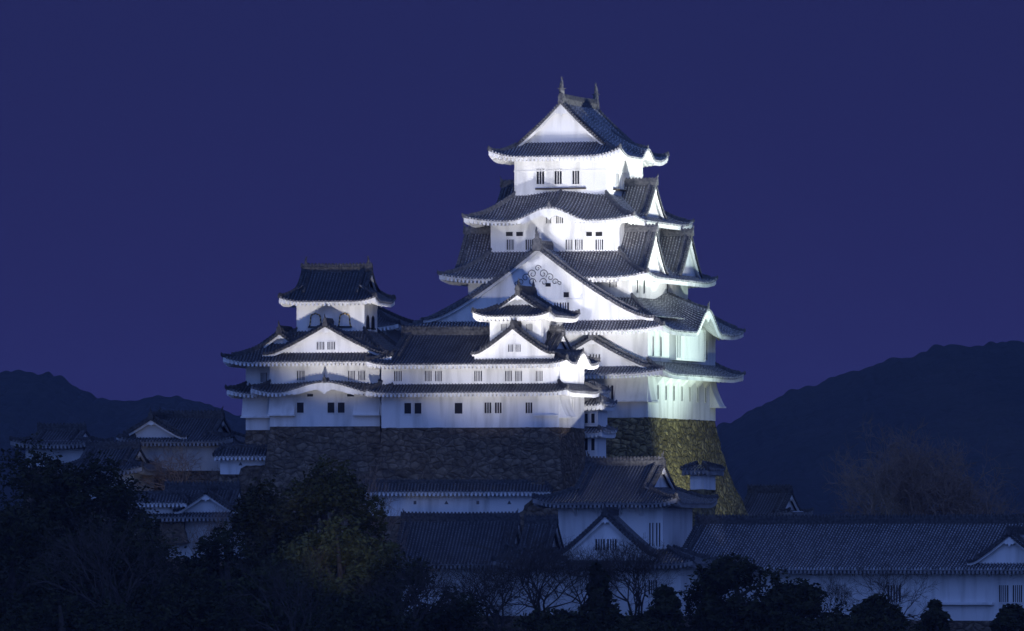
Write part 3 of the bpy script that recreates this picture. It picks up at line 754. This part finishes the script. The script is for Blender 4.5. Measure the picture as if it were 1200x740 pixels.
# ================================================================= WEST SMALL KEEP AND LINKING TURRET
N = Bld('small_keep', 556, 783, 18, 1.0, 'low white small keep with long connecting wing, in front of the great gable', 'castle', tm='tile_dark', rm='rib_dark')
nb = -4.0
na0, na1 = N.fa(447, nb), N.fa(655, nb); n1 = (na0, na1, nb, 4.0)
zs = N.z(501.5, 0, nb)
N.base(*n1, zs, -.5, 1.8)
N.wall(*n1, zs, N.z(457, 0, nb)); N.wall(*n1, N.z(458, 0, nb), N.z(421, 0, nb))
N.skirt(n1, grow(n1, 1.15), N.z(450.5, 0, nb), N.z(459, 0, nb - 1.1), lift=.22, p=1.15, Rl=2.0)
zer, zrr = N.z(426, 0, nb - 1.1), N.z(391.5, 0, 0)
N.irimoya((na0 + na1) / 2, 0, 'a', 5.1, (na1 - na0) / 2 + 1.15, (na1 - na0) / 2 - .9, 3.0, zer, zrr, 4.0, (na1 - na0) / 2, p=1.12, lift=.35, Rl=2.2,
          bumps={'E+': [(0, 2.6, 1.1)]}, orn=None, pend=.5, board=.3)
tb0 = nb + 1.3
t2 = (N.fa(574, tb0), N.fa(634, tb0), tb0, tb0 + 6.6)
N.wall(*t2, zer + .8, N.z(369, 0, tb0))
tA, tB = (t2[0] + t2[1]) / 2, (t2[2] + t2[3]) / 2; ha = (t2[1] - t2[0]) / 2
N.irimoya(tA, tB, 'b', ha + 1.3, 3.3 + 1.3, 2.6, 2.1, N.z(370.5, 0, tb0 - 1.2), N.z(344.5, 0, tb0), ha, 3.3, p=1.3, lift=.4, Rl=2.0, fs=.44, pend=.45, board=.3)
N.gable(N.fa(601.5, nb - .6), nb - .8, '-b', 4.1, N.z(417, 0, nb - .8), N.z(384, 0, nb - .8), 3.2, p=1.22, orn=.65, board=.36, pendant=.5,
        wins=[(-.6, -.1, N.z(413, 0, nb), N.z(404.5, 0, nb), 3), (.15, .65, N.z(413, 0, nb), N.z(404.5, 0, nb), 3)])
for x0, x1 in ((587, 594), (617, 624)): N.winpx(x0, x1, 380, 388, tb0, 4)
for b in (-1.2, 1.3): bell(N, '+a', tB + b, N.z(401, 0, tb0), .7, 1.0, t2[1], True)
for x0, x1 in ((462, 471), (498, 506), (510, 518), (556, 565), (592, 600), (604, 612), (628, 636)): N.winpx(x0, x1, 435, 447, nb, 4)
for x0, x1 in ((474, 482), (486, 494), (533, 542)): N.winpx(x0, x1, 472.5, 485, nb, 0)
for x0, x1 in ((568, 576), (580, 588), (616, 624)): N.winpx(x0, x1, 472, 484.5, nb, 2, barw=.05)
N.ledge(N.fa(626, nb), na1 - .1, nb, N.z(488, 0, nb), N.z(487, 0, nb), .35)
N.stone_drop('+a', nb + .1, nb + 3.2, N.z(464, 0, nb), N.z(489, 0, nb), na1, .7)
N.window('+a', nb + 3.7, nb + 4.3, N.z(482, 0, nb), N.z(468, 0, nb), na1, 1)

# small stacked gatehouse between the west keep and the main keep
G_ = Bld('gatehouse', 690, 786, 18, 1.0, 'narrow white stacked gatehouse between the low small keep and the mossy stone base', 'gatehouse')
gw = (G_.fa(684, -1.6), G_.fa(700.5, -1.6), -1.6, 1.5)
G_.wall(*gw, G_.z(500, 0, -1.6), G_.z(472, 0, -1.6)); 
G_.skirt((gw[0] + .5, gw[1] - .5, -.8, .8), grow(gw, .6), G_.z(467, 0, 0), G_.z(475, 0, -1.6), lift=.2, p=1.1, Rl=1.0, wall=gw, ornament=False)
G_.skirt((gw[0] + .5, gw[1] - .5, -.8, .8), grow(gw, .65), G_.z(500, 0, 0), G_.z(507, 0, -1.6), lift=.2, p=1.1, Rl=1.0, wall=gw, ornament=False)
G_.wall(gw[0] + .1, gw[1] - .1, -1.5, 1.4, 1.0, G_.z(504, 0, -1.6))
for x0, x1 in ((685.5, 689), (693, 697)): G_.winpx(x0, x1, 485, 496, -1.6, 0); G_.winpx(x0, x1, 514, 528, -1.5, 0)
wl = (G_.fa(681, 1.5), G_.fa(697, 1.5), 1.5, 4.0)
G_.skirt((wl[0] + .6, wl[1] - .6, 2.2, 3.4), grow(wl, .5), G_.z(452, 0, 3), G_.z(460, 0, 1.5), lift=.2, p=1.1, Rl=1.2, wall=wl, ornament=False)
G_.wall(*wl, G_.z(480, 0, 1.5), G_.z(457, 0, 1.5))

# connecting turrets behind
Q = Bld('connecting_turret', 438, 822, 18, 6, 'dark tiled turret roof showing between the left small keep and the great gable', 'castle', tm='tile_dark', rm='rib_dark')
Q.wall(-4, 2.4, -3, 3, 6, 21.8)
Q.skirt((-3.6, -.2, -.3, .3), (-5.4, 4.2, -4.6, 4.6), 24.3, 22.1, wall=(-4, 2.4, -3, 3), lift=.4, p=1.35)

# ================================================================= LOWER BUILDINGS
def hall(name, label, cat, x0, x1, yb, ye, yr, Y, phi, depth, over=1.2, ends=.9, group=None, orn='horn', fs=.7, zb=None, tm='tile_dark', rm='rib_dark', wm='oldplaster', p=1.15, lift=.4, wall=True, basem=1.5, xg=.62):
    """a white hall under a side-on hip-and-gable roof, placed by the pixel columns of its front wall"""
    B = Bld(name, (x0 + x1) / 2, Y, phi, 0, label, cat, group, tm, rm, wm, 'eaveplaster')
    hb = depth / 2; a0, a1 = B.fa(x0, -hb), B.fa(x1, -hb); z0 = B.z(yb, 0, -hb); B.zb = z0 - basem; B.root.location.z = CZ + B.zb
    zE = B.z(ye, 0, -hb - over); zR = B.z(yr, 0, 0)
    if basem > .3: B.base(a0, a1, -hb, hb, z0, z0 - basem, .5)
    B.wall(a0, a1, -hb, hb, z0, zE + .35)
    L = (a1 - a0) / 2
    ro = B.irimoya((a0 + a1) / 2, 0, 'a', hb + over, L + over, L - ends, (hb + over) * xg, zE, zR, hb, L, p=p, lift=lift, Rl=2.6, orn=orn, fs=fs, pend=.6, board=.34)
    return B, a0, a1, -hb, ro
G1 = 'tiled turrets and halls below the castle'
B1, a0, a1, fb, _ = hall('turret', 'two-storey-high white turret with broad dark roof before the mossy stone base', 'turret', 654, 777, 652, 589, 545, 771, 18, 9.5, 1.9, 1.4, fs=.9, p=1.15, lift=.5, wm='plaster')
for x in (675, 701, 727, 752):
    a = B1.fa(x, fb); m = MB(); m.hexa([Vector((a - .1, fb, -10)) + Vector((0, 0, 0)) if False else Vector(v) for v in
        ((a - .12, fb - .02, 3.0), (a + .12, fb - .02, 3.0), (a + .12, fb, 3.0), (a - .12, fb, 3.0), (a - .12, fb - 1.3, 4.15), (a + .12, fb - 1.3, 4.15), (a + .12, fb, 4.15), (a - .12, fb, 4.15))])
    B1.part('eave_bracket', m, 'plaster')
for x0, x1 in ((761, 766), (769, 774)): B1.winpx(x0, x1, 613, 640, fb, 1)
m = MB()
# small white structure behind its right side
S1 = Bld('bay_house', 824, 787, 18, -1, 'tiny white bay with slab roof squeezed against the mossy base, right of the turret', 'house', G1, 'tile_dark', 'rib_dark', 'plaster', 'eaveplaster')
S1.base(-1.0, .35, -1.0, 3, S1.z(574, 0, -1), -1, .2, 'mossy_stone')
S1.wall(-1.0, .35, -1.0, 3, S1.z(574, 0, -1), S1.z(551, 0, -1.0)); S1.skirt((-.7, .1, -.2, .2), (-1.6, 1.0, -1.7, 3.6), S1.z(545.5, 0, 0), S1.z(550.5, 0, -1.6), wall=(-1.0, .35, -1.0, 3), lift=.05, p=1.1, ornament=False)
# long right building
B3, a0, a1, fb, _ = hall('long_hall', 'long white hall with a wide ribbed dark roof running to the right edge', 'hall', 780, 1235, 727, 666, 613, 760, 26, 9.0, 1.6, 1.2, fs=.7, p=1.12, lift=.3, rm='rib_blue', tm='tile_dark', wm='plaster', basem=4)
a = B3.fa(1187, fb - .4)
B3.gable(a, fb - 1.3, '-b', 4.2, B3.z(661, 0, fb), B3.z(626, 0, fb), 4, p=1.2, orn=.7, board=.42, pendant=.8)
for x0, x1 in ((941, 953), (1040, 1056), (1171, 1182), (1187, 1198)): B3.winpx(x0, x1, 686, 706, fb, 4)
B3.ledge(B3.fa(1087, fb), B3.fa(1165, fb), fb, B3.z(708.5, 0, fb), B3.z(705.5, 0, fb), .5)
for x in (955, 1000, 1090, 1125, 1160, 1185):
    a = B3.fa(x, fb); m = MB(); z1 = B3.z(667, 0, fb); m.hexa([Vector(v) for v in
        ((a - .1, fb - .02, z1 - .7), (a + .1, fb - .02, z1 - .7), (a + .1, fb, z1 - .7), (a - .1, fb, z1 - .7), (a - .1, fb - 1.0, z1), (a + .1, fb - 1.0, z1), (a + .1, fb, z1), (a - .1, fb, z1))])
    B3.part('eave_bracket', m, 'plaster')
# front gabled turret
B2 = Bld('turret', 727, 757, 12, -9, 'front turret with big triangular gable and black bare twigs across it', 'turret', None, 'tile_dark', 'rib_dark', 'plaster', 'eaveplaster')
fb = -4.0; a0, a1 = B2.fa(646, fb), B2.fa(798, fb); z0, ze = B2.z(722, 0, fb), B2.z(660, 0, fb - 1.5)
B2.root.location.z = CZ + z0 - 3; B2.zb = z0 - 3
B2.base(a0, a1, fb, 4, z0, z0 - 3, .5); B2.wall(a0, a1, fb, 4, z0, ze + .35)
B2.skirt((a0 + 1.6, a1 - 1.6, fb + 2.2, 1.0), (a0 - 1.3, a1 + 1.4, fb - 1.5, 5.2), ze + 1.25, ze, wall=(a0, a1, fb, 4), lift=.3, p=1.1, Rl=2.2)
B2.gable(B2.fa(710, fb - .8), fb - 1.2, '-b', 4.7, B2.z(654, 0, fb), B2.z(603, 0, fb), 5.5, p=1.15, orn=.9, board=.5, pendant=.6,
         wins=[(-1.0, -.1, B2.z(645, 0, fb), B2.z(632, 0, fb), 3), (.1, 1.0, B2.z(645, 0, fb), B2.z(632, 0, fb), 3)])
for x0, x1 in ((700, 712), (760, 770)): B2.winpx(x0, x1, 680, 697, fb, 3)
hall('side_hall', 'short dark-roofed hall between the dim blue hall and the big triangular gable', 'hall', 600, 648, 722, 661, 613, 758, 12, 8, 1.5, .5, fs=.7, p=1.25, basem=3, wm='plaster', orn=None)
# left long hall, dim
B4, a0, a1, fb, _ = hall('long_hall', 'dim blue hall with low dark roof half hidden by the big evergreen trees', 'hall', 455, 606, 722, 660, 610, 764, 10, 8, 1.5, .6, fs=.7, p=1.1, basem=3, wm='plaster')
# upper roofed wall strip
def roofed_wall(x0, x1, ytop, ybot, Y, phi, label, zst=2.0, th=.7, holes=True, ridge=True):
    W = Bld('plastered_wall', (x0 + x1) / 2, Y, phi, 0, label, 'wall', None, 'tile_dark', 'rib_dark', 'plaster')
    a0, a1 = W.fa(x0, 0), W.fa(x1, 0); z0, z1 = W.z(ybot, 0, 0), W.z(ytop + 6, 0, 0); W.zb = z0 - zst; W.root.location.z = CZ + W.zb
    if zst > .2: W.base(a0, a1, 0, th, z0, z0 - zst, .5)
    W.wall(a0, a1, 0, th, z0, z1)
    W.skirt((a0 + .3, a1 - .3, th / 2 - .05, th / 2 + .05), (a0 - .4, a1 + .4, -.9, th + .9), z1 + .75, z1 + .05, wall=(a0, a1, 0, th), lift=.0, p=1.05, ornament=False)
    m = MB(); W.ridge_line(m, [Vector((a0, th / 2, z1 + .75)), Vector((a1, th / 2, z1 + .75))], .3, .35, side=Vector((0, 1, 0))); W.part('wall_ridge', m, 'ridge')
    if holes:
        n = int((a1 - a0) / 3)
        for i in range(n):
            a = a0 + 2 + i * 3; m = MB(); zz = (z0 + z1) / 2 + .1
            if i % 2: m.box(a - .13, a + .13, -.02, .02, zz - .16, zz + .16)
            else: m.face([(a - .2, -.012, zz - .15), (a + .2, -.012, zz - .15), (a, -.012, zz + .2)])
            W.part('loophole', m, 'metal')
    return W
roofed_wall(425, 642, 570, 605, 777, 6, 'long bluish white wall with small loopholes below the dark stone base', 2.5)
# far right small house
hall('storehouse', 'small dark storehouse with white gable end, at the right foot of the mossy base', 'house', 864, 920, 618, 603, 577, 842, 20, 6, .8, .3, G1, None, basem=4, xg=.85)
# left group
B5, a0, a1, fb, _ = hall('turret', 'turret with lit speckled wall behind bare cherry twigs, left of the castle', 'turret', 160, 262, 552, 517, 490, 812, 14, 8, 1.4, 1.2, fs=.8, p=1.2, basem=6)
B5.gable(B5.fa(178, fb - .6), fb - .9, '-b', 3.6, B5.z(514, 0, fb), B5.z(490.5, 0, fb), 5, p=1.15, orn=.8, board=.4, pendant=.5)
B6, *_ = hall('storehouse', 'far left storehouse whose long dark ridge shows above the trees', 'house', 30, 98, 548, 520, 505, 830, 10, 6.5, 1.3, .6, fs=.6, basem=6)
B7, a0, a1, fb, _ = hall('storehouse', 'small house with pale blue wall corner right of the left trees', 'house', 84, 157, 585, 551, 526, 806, 14, 7, 1.2, .5, fs=.6, basem=6)
B8, a0, a1, fb, _ = hall('gate_turret', 'dim gate turret with small bright triangular gable between the two tree masses', 'turret', 176, 280, 655, 605, 574, 785, 10, 7.5, 1.4, .8, fs=.7, p=1.15, basem=6)
B8.gable(B8.fa(242, fb - .6), fb - 1.0, '-b', 3.1, B8.z(601, 0, fb), B8.z(577, 0, fb), 4.5, p=1.1, orn=.7, board=.42, pendant=.6)
roofed_wall(258, 440, 528, 556, 786, 10, 'low roofed wall at the foot of the left stone base, behind the evergreen', 2.0)
roofed_wall(150, 215, 583, 612, 781, 8, 'short curved-topped pale wall stub beside the gate turret', 2.0, holes=False)

# ================================================================= TERRAIN, HILLS
def sstep(a, b, x):
    t = max(0, min(1, (x - a) / (b - a))); return t * t * (3 - 2 * t)
def terr(x, y):
    h = -14 + 3.8 * sstep(715, 748, y)
    up = 11 * sstep(766, 790, y) * (1 - sstep(20, 34, x)) * (1 - sstep(835, 900, y)) * sstep(-120, -80, x)
    return h + up + noise.noise(Vector((x * .03, y * .03, 0))) * .7
m = MB(); xs = [-3400, -2200, -1200, -400, -200] + [-150 + i * 3 for i in range(101)] + [200, 400, 1200, 2200, 3400]
ys = [-300, 0, 300, 500, 640] + [690 + i * 3 for i in range(75)] + [960, 1100, 1500, 2500, 3600, 5200]
nxx = len(xs)
m.v = [(x, y, CZ + terr(x, y)) for y in ys for x in xs]
for j in range(len(ys) - 1):
    for i in range(nxx - 1):
        a = j * nxx + i; m.f.append((a, a + 1, a + nxx + 1, a + nxx)); m.m.append(0); m.uv += [(0, 0)] * 4
tag(m.build('ground', 'ground', smooth=True), kind='structure')
def hillrange(name, pts, Y, depth, amp):
    """ridge profile in pixel columns at distance Y, sloping down to both sides"""
    m = MB(); rows = 26; x0, x1 = pts[0][0], pts[-1][0]; n = 620; g = []
    for j in range(rows + 1):
        t = j / rows; yy = Y - depth + depth * 1.6 * t; k = 1 - abs(yy - Y) / depth if yy < Y else 1 - (yy - Y) / (depth * .6); k = max(0, min(1, k)); k = k ** .8
        for i in range(n + 1):
            px = x0 + (x1 - x0) * i / n
            for q in range(len(pts) - 1):
                if pts[q][0] <= px <= pts[q + 1][0]: break
            u = (px - pts[q][0]) / (pts[q + 1][0] - pts[q][0]); u = u * u * (3 - 2 * u) * .5 + u * .5
            py = pts[q][1] + (pts[q + 1][1] - pts[q][1]) * u
            X = (px - 600) / F * Y; z = (HY - py) / F * Y
            nz = noise.fractal(Vector((X * .006, yy * .006, 3.1)), 1.0, 2.0, 6) * amp
            tr = abs(noise.noise(Vector((X * .05, yy * .05, 1)))) * 6 + abs(noise.noise(Vector((X * .16, yy * .16, 4)))) * 5
            g.append((X, yy, CZ - 14 + (z + 14) * k + nz * k * (1 - k) * 4 + tr * .55 * (k > .02)))
    m.v = g
    for j in range(rows):
        for i in range(n):
            a = j * (n + 1) + i; m.f.append((a, a + 1, a + n + 2, a + n + 1)); m.m.append(0); m.uv += [(0, 0)] * 4
    return tag(m.build(name, 'hill', smooth=False), kind='structure')
hillrange('hill', [(-500, 470), (-100, 445), (0, 438), (60, 440), (85, 452), (115, 468), (150, 473), (200, 465), (240, 474), (285, 490), (400, 520), (560, 610), (700, 660)], 3600, 900, 10)
hillrange('hill', [(640, 660), (780, 560), (850, 499), (880, 480), (930, 460), (970, 445), (1010, 432), (1060, 419), (1100, 406), (1150, 404), (1200, 400), (1400, 380), (1800, 430)], 3600, 900, 10)

hz = bpy.data.materials.new('haze'); hz.use_nodes = True; ht = hz.node_tree; ht.nodes.clear()
ho = ht.nodes.new('ShaderNodeOutputMaterial'); hv = ht.nodes.new('ShaderNodeVolumePrincipled'); ht.links.new(hv.outputs[0], ho.inputs['Volume'])
hv.inputs['Color'].default_value = (.55, .64, 1, 1); hv.inputs['Density'].default_value = .00006
M['haze'] = hz; m = MB(); m.box(-3500, 3500, -320, 5300, CZ - 19, CZ + 115)
tag(m.build('haze', 'haze'), kind='stuff')

# ================================================================= TREES
def leaf_crown(m, lobes, n, size, rnd, mat=0, shell=.55, not_cone=True):
    for _ in range(n):
        c, r = lobes[rnd.randrange(len(lobes))]
        while True:
            d = Vector((rnd.uniform(-1, 1), rnd.uniform(-1, 1), rnd.uniform(-1, 1)))
            if .1 < d.length < 1: break
        dn = d.normalized(); rr = shell + (1 - shell) * rnd.random()
        p = Vector((c.x + dn.x * r[0] * rr, c.y + dn.y * r[1] * rr, c.z + dn.z * r[2] * rr))
        if not_cone and noise.noise(p * .55 + Vector((c.x, 0, 0))) < -.22: continue
        p += noise.noise_vector(p * .8) * min(.9, r[0] * .5)
        s_ = size * rnd.uniform(.5, 1.3)
        a = Vector((rnd.gauss(0, 1), rnd.gauss(0, 1), rnd.gauss(0, .5))).normalized(); b = a.cross(dn + Vector((rnd.gauss(0, .5), rnd.gauss(0, .5), rnd.gauss(0, .5))))
        if b.length < .1: continue
        b.normalize(); a *= s_; b *= s_ * rnd.uniform(.4, .7)
        m.face([p - a * .5, p + b * .5 + a * .1, p + a * .55, p - b * .5 + a * .05], mat)
def evergreen(px, py_top, Y, wpx, hz, label, seed, leaf='leaf', group='evergreen trees in front of the castle', dens=1.0, size=.42, cone=False, name='evergreen_tree', trunkh=None, xoff=0, zg=None):
    """crown top at (px,py_top), crown width wpx pixels, crown height hz metres"""
    rnd = random.Random(seed); top = P(px, py_top, Y); wr = wpx / 2 / F * Y; gz = CZ + terr(top.x, Y) if zg is None else zg
    root = bpy.data.objects.new(name, None); col.objects.link(root); root.location = (top.x, Y, gz); tag(root, label, 'tree', group)
    H = top.z - gz; lobes = []; cz = H - hz / 2
    if cone:
        nl = 12
        for i in range(nl):
            t = i / (nl - 1); r = wr * (1 - t * .88) * rnd.uniform(.6, 1.15); lobes.append((Vector((rnd.uniform(-.08, .08) * wr, rnd.uniform(-.08, .08) * wr, H - hz + hz * .95 * t)), (r, r, hz / nl * 1.2)))
    else:
        nl = int(14 + wr * 3)
        for i in range(nl):
            th = rnd.uniform(0, 2 * math.pi); ph = math.acos(rnd.uniform(-.75, 1)); k = rnd.uniform(.55, .78)
            r = wr * rnd.uniform(.24, .42); x = math.sin(ph) * math.cos(th) * wr * k; y = math.sin(ph) * math.sin(th) * wr * k; z = cz + math.cos(ph) * hz / 2 * k
            z = min(z, H - r * .8)
            lobes.append((Vector((x, y, z)), (r, r, r * .8)))
        lobes.append((Vector((0, 0, H - wr * .32)), (wr * .36, wr * .36, wr * .32)))
        lobes.append((Vector((0, 0, cz)), (wr * .8, wr * .8, hz * .42)))
    m = MB(); leaf_crown(m, lobes, int(2600 * wr * dens) + 1200, size, rnd)
    m.build('crown', leaf, root)
    t = MB(); tr = max(.12, wr * .07); pts = [Vector((0, 0, -.4)), Vector((rnd.uniform(-.3, .3), 0, H * .35)), Vector((rnd.uniform(-.5, .5), 0, H * .62)), Vector((0, 0, H * .86))]
    t.tube(pts, [tr * 1.3, tr, tr * .7, tr * .2], 8)
    for i in range(0 if cone else 7):
        c, r = lobes[rnd.randrange(len(lobes))]; s0 = pts[1] + (pts[2] - pts[1]) * rnd.random(); mid = (s0 + c) / 2 + Vector((0, 0, .4))
        t.tube([s0, mid, c], [tr * .5, tr * .3, tr * .1], 6)
    t.build('trunk', 'bark', root, smooth=True)
    return root
def bare_tree(px, py_top, Y, wpx, label, seed, mat='twig', levels=6, thick=1.0, group='leafless trees', H=None, name='bare_tree', nbr=3, spread=.55, gz=None, crown0=.3):
    rnd = random.Random(seed); top = P(px, py_top, Y); gz = CZ + terr(top.x, Y) if gz is None else gz
    root = bpy.data.objects.new(name, None); col.objects.link(root); root.location = (top.x, Y, gz); tag(root, label, 'tree', group)
    H = top.z - gz; wr = wpx / 2 / F * Y
    T, C_ = MB(), MB()
    def grow_(p, d, ln, r, lev):
        n = 3; pts = [p]; q = p; dd = d
        for i in range(n):
            dd = (dd + Vector((rnd.gauss(0, .12), rnd.gauss(0, .12), rnd.gauss(.03, .08)))).normalized(); q = q + dd * ln / n; pts.append(q)
        rad = [r * (1 - .4 * i / n) for i in range(n + 1)]
        (T if lev <= 1 else C_).tube(pts, rad, 6 if lev <= 1 else (4 if lev < 3 else 3), cap=False)
        if lev >= levels: return
        k = nbr if lev < 4 else 3
        for i in range(k):
            ax = dd.cross(Vector((rnd.gauss(0, 1), rnd.gauss(0, 1), rnd.gauss(0, 1)))); 
            if ax.length < .01: continue
            nd = (Matrix.Rotation(rnd.uniform(.45, 1.2) * spread * 1.35, 3, ax.normalized()) @ dd)
            nd.x *= 1 + .25 * (wr / H); nd.z += .05; nd.normalize()
            st = pts[-1] if i == 0 else pts[rnd.choice((2, 3, 3))]
            grow_(st, nd, ln * rnd.uniform(.66, .88), max(.012 * thick, r * .58), lev + 1)
    th = H * crown0; T.tube([Vector((0, 0, -.4)), Vector((.1, 0, th * .5)), Vector((0, 0, th))], [H * .028 * thick, H * .023 * thick, H * .02 * thick], 8)
    for i in range(4):
        an = i * 1.57 + rnd.uniform(-.4, .4); sp = rnd.uniform(.25, .7) * min(1.6, wr / H * 2)
        grow_(Vector((0, 0, th * rnd.uniform(.8, 1))), Vector((math.cos(an) * sp, math.sin(an) * sp, 1)).normalized(), H * .24, H * .014 * thick, 1)
    # scale the crown into the wanted box
    vs_ = C_.v; q1 = sorted(abs(v[0]) for v in vs_); q2 = sorted(v[2] for v in vs_); mx = q1[int(len(q1) * .96)]; mzz = q2[int(len(q2) * .985)]
    fx, fz = wr / mx, (H - th) / (mzz - th)
    def fit(v): 
        k = 1 if v[2] > th else 0
        return (v[0] * (fx if v[2] > th else 1), v[1] * fx if v[2] > th else v[1], th + (v[2] - th) * fz if k else v[2])
    T.v = [fit(v) for v in T.v]; C_.v = [fit(v) for v in C_.v]
    T.build('trunk', mat, root); C_.build('crown', mat, root)
    return root
EV = evergreen
EV(40, 512, 748, 190, 17, 'leftmost dark evergreen reaching above its neighbours at the left edge', 1, 'leaf_dark')
EV(118, 528, 744, 150, 15, 'dark rounded evergreen second from the left edge', 2, 'leaf_dark')
EV(10, 590, 728, 200, 14, 'low dark evergreen filling the bottom left corner', 3, 'leaf_dark')
EV(150, 610, 726, 190, 13, 'low dark evergreen under the small pale blue wall corner', 4, 'leaf_dark')
EV(385, 533, 752, 150, 14, 'tall evergreen with yellowish patches before the left stone base', 5, 'leaf')
EV(315, 556, 750, 130, 14, 'dark evergreen just left of the tall yellowish one', 6, 'leaf_dark')
EV(265, 612, 738, 130, 12, 'dark evergreen right of the gate turret gable', 7, 'leaf_dark')
EV(395, 600, 736, 160, 13, 'yellow green evergreen lit from below in the lower left middle', 8, 'leaf_yellow')
EV(320, 655, 724, 170, 10, 'low evergreen at the bottom below the yellow green tree', 9, 'leaf')
EV(470, 640, 734, 150, 12, 'dark evergreen at the bottom in front of the dim blue hall', 10, 'leaf_dark')
EV(210, 680, 716, 170, 10, 'low dark evergreen at the bottom edge, under the gate turret', 12, 'leaf_dark')
EV(530, 690, 724, 120, 8, 'low dark evergreen at the bottom edge, left of the bare trees', 13, 'leaf_dark')
EV(70, 690, 708, 200, 10, 'lowest dark evergreen on the bottom edge near the left corner', 14, 'leaf_dark')
EV(430, 700, 712, 160, 8, 'low dark evergreen on the bottom edge, left of centre', 15, 'leaf_dark')
EV(860, 646, 738, 150, 11, 'big round dark evergreen in front of the long right hall', 16, 'leaf_dark', dens=2.0)
EV(942, 678, 736, 110, 8, 'medium dark evergreen right of the big round one', 17, 'leaf_dark', dens=1.5)
EV(1028, 696, 738, 80, 6, 'low evergreen under the bare twigs before the right hall', 18, 'leaf_dark', dens=1.6, size=.5)
EV(1096, 704, 740, 42, 5, 'smallest evergreen bush under the ledge of the right hall', 19, 'leaf_dark', dens=1.7, size=.45, name='evergreen_shrub')
EV(703, 666, 735, 104, 9, 'ragged pointed evergreen below the triangular gable', 20, 'leaf_dark', cone=True, dens=1.4, size=.6)
EV(778, 688, 735, 58, 6, 'small ragged evergreen under the right end of the triangular gable', 21, 'leaf_dark', dens=1.3, size=.55)
EV(1190, 710, 738, 56, 4, 'dark shrub at the right edge of the picture', 22, 'leaf_dark', dens=2, name='evergreen_shrub')
EV(648, 714, 722, 120, 5, 'low dark shrub at the bottom under the middle bare tree', 23, 'leaf_dark', name='evergreen_shrub')
EV(1010, 722, 722, 160, 4, 'low dark bushes along the bottom edge before the right hall', 24, 'leaf_dark', name='evergreen_shrub')
EV(740, 718, 722, 110, 5, 'low dark shrub along the bottom edge right of the ragged pointed evergreen', 25, 'leaf_dark', name='evergreen_shrub')
BT = bare_tree
BT(632, 628, 738, 150, 'black leafless tree in front of the lower middle white wall', 31, 'bark', levels=7)
BT(745, 636, 742, 120, 'leafless tree just right of the ragged pointed evergreen', 32, 'bark', levels=7)
BT(682, 640, 744, 90, 'thin leafless tree just left of the ragged pointed evergreen', 41, 'bark', levels=6)
BT(585, 655, 734, 110, 'leafless tree left of the black one, before the lower wall', 42, 'bark', levels=6)
BT(435, 552, 756, 80, 'fine leafless tree beside the tall yellowish evergreen', 33, 'twig', levels=6)
BT(1040, 664, 742, 110, 'leafless tree before the right hall window', 34, 'bark', levels=6)
BT(975, 676, 742, 70, 'thin leafless tree between the right evergreens', 43, 'bark', levels=6)
BT(1066, 520, 880, 210, 'wide brown leafless tree behind the long right hall roof', 35, 'twig', levels=8, thick=2.2, H=None, crown0=.2, spread=.75)
BT(215, 528, 803, 130, 'pale leafless cherry tree before the left turret wall', 36, 'twig', levels=6)
BT(245, 600, 772, 90, 'leafless cherry tree under the small bright gable', 37, 'twig', levels=6)
BT(345, 650, 716, 150, 'pale leafless tree over the dark trees at the bottom', 38, 'bark', levels=6)
BT(140, 600, 716, 180, 'leafless tree over the dark trees at the lower left', 39, 'bark', levels=6)
BT(545, 668, 730, 80, 'leafless sapling left of the other bare trees at the bottom', 40, 'bark', levels=5)
BT(480, 655, 722, 120, 'pale leafless tree in front of the dim blue hall', 44, 'bark', levels=6)
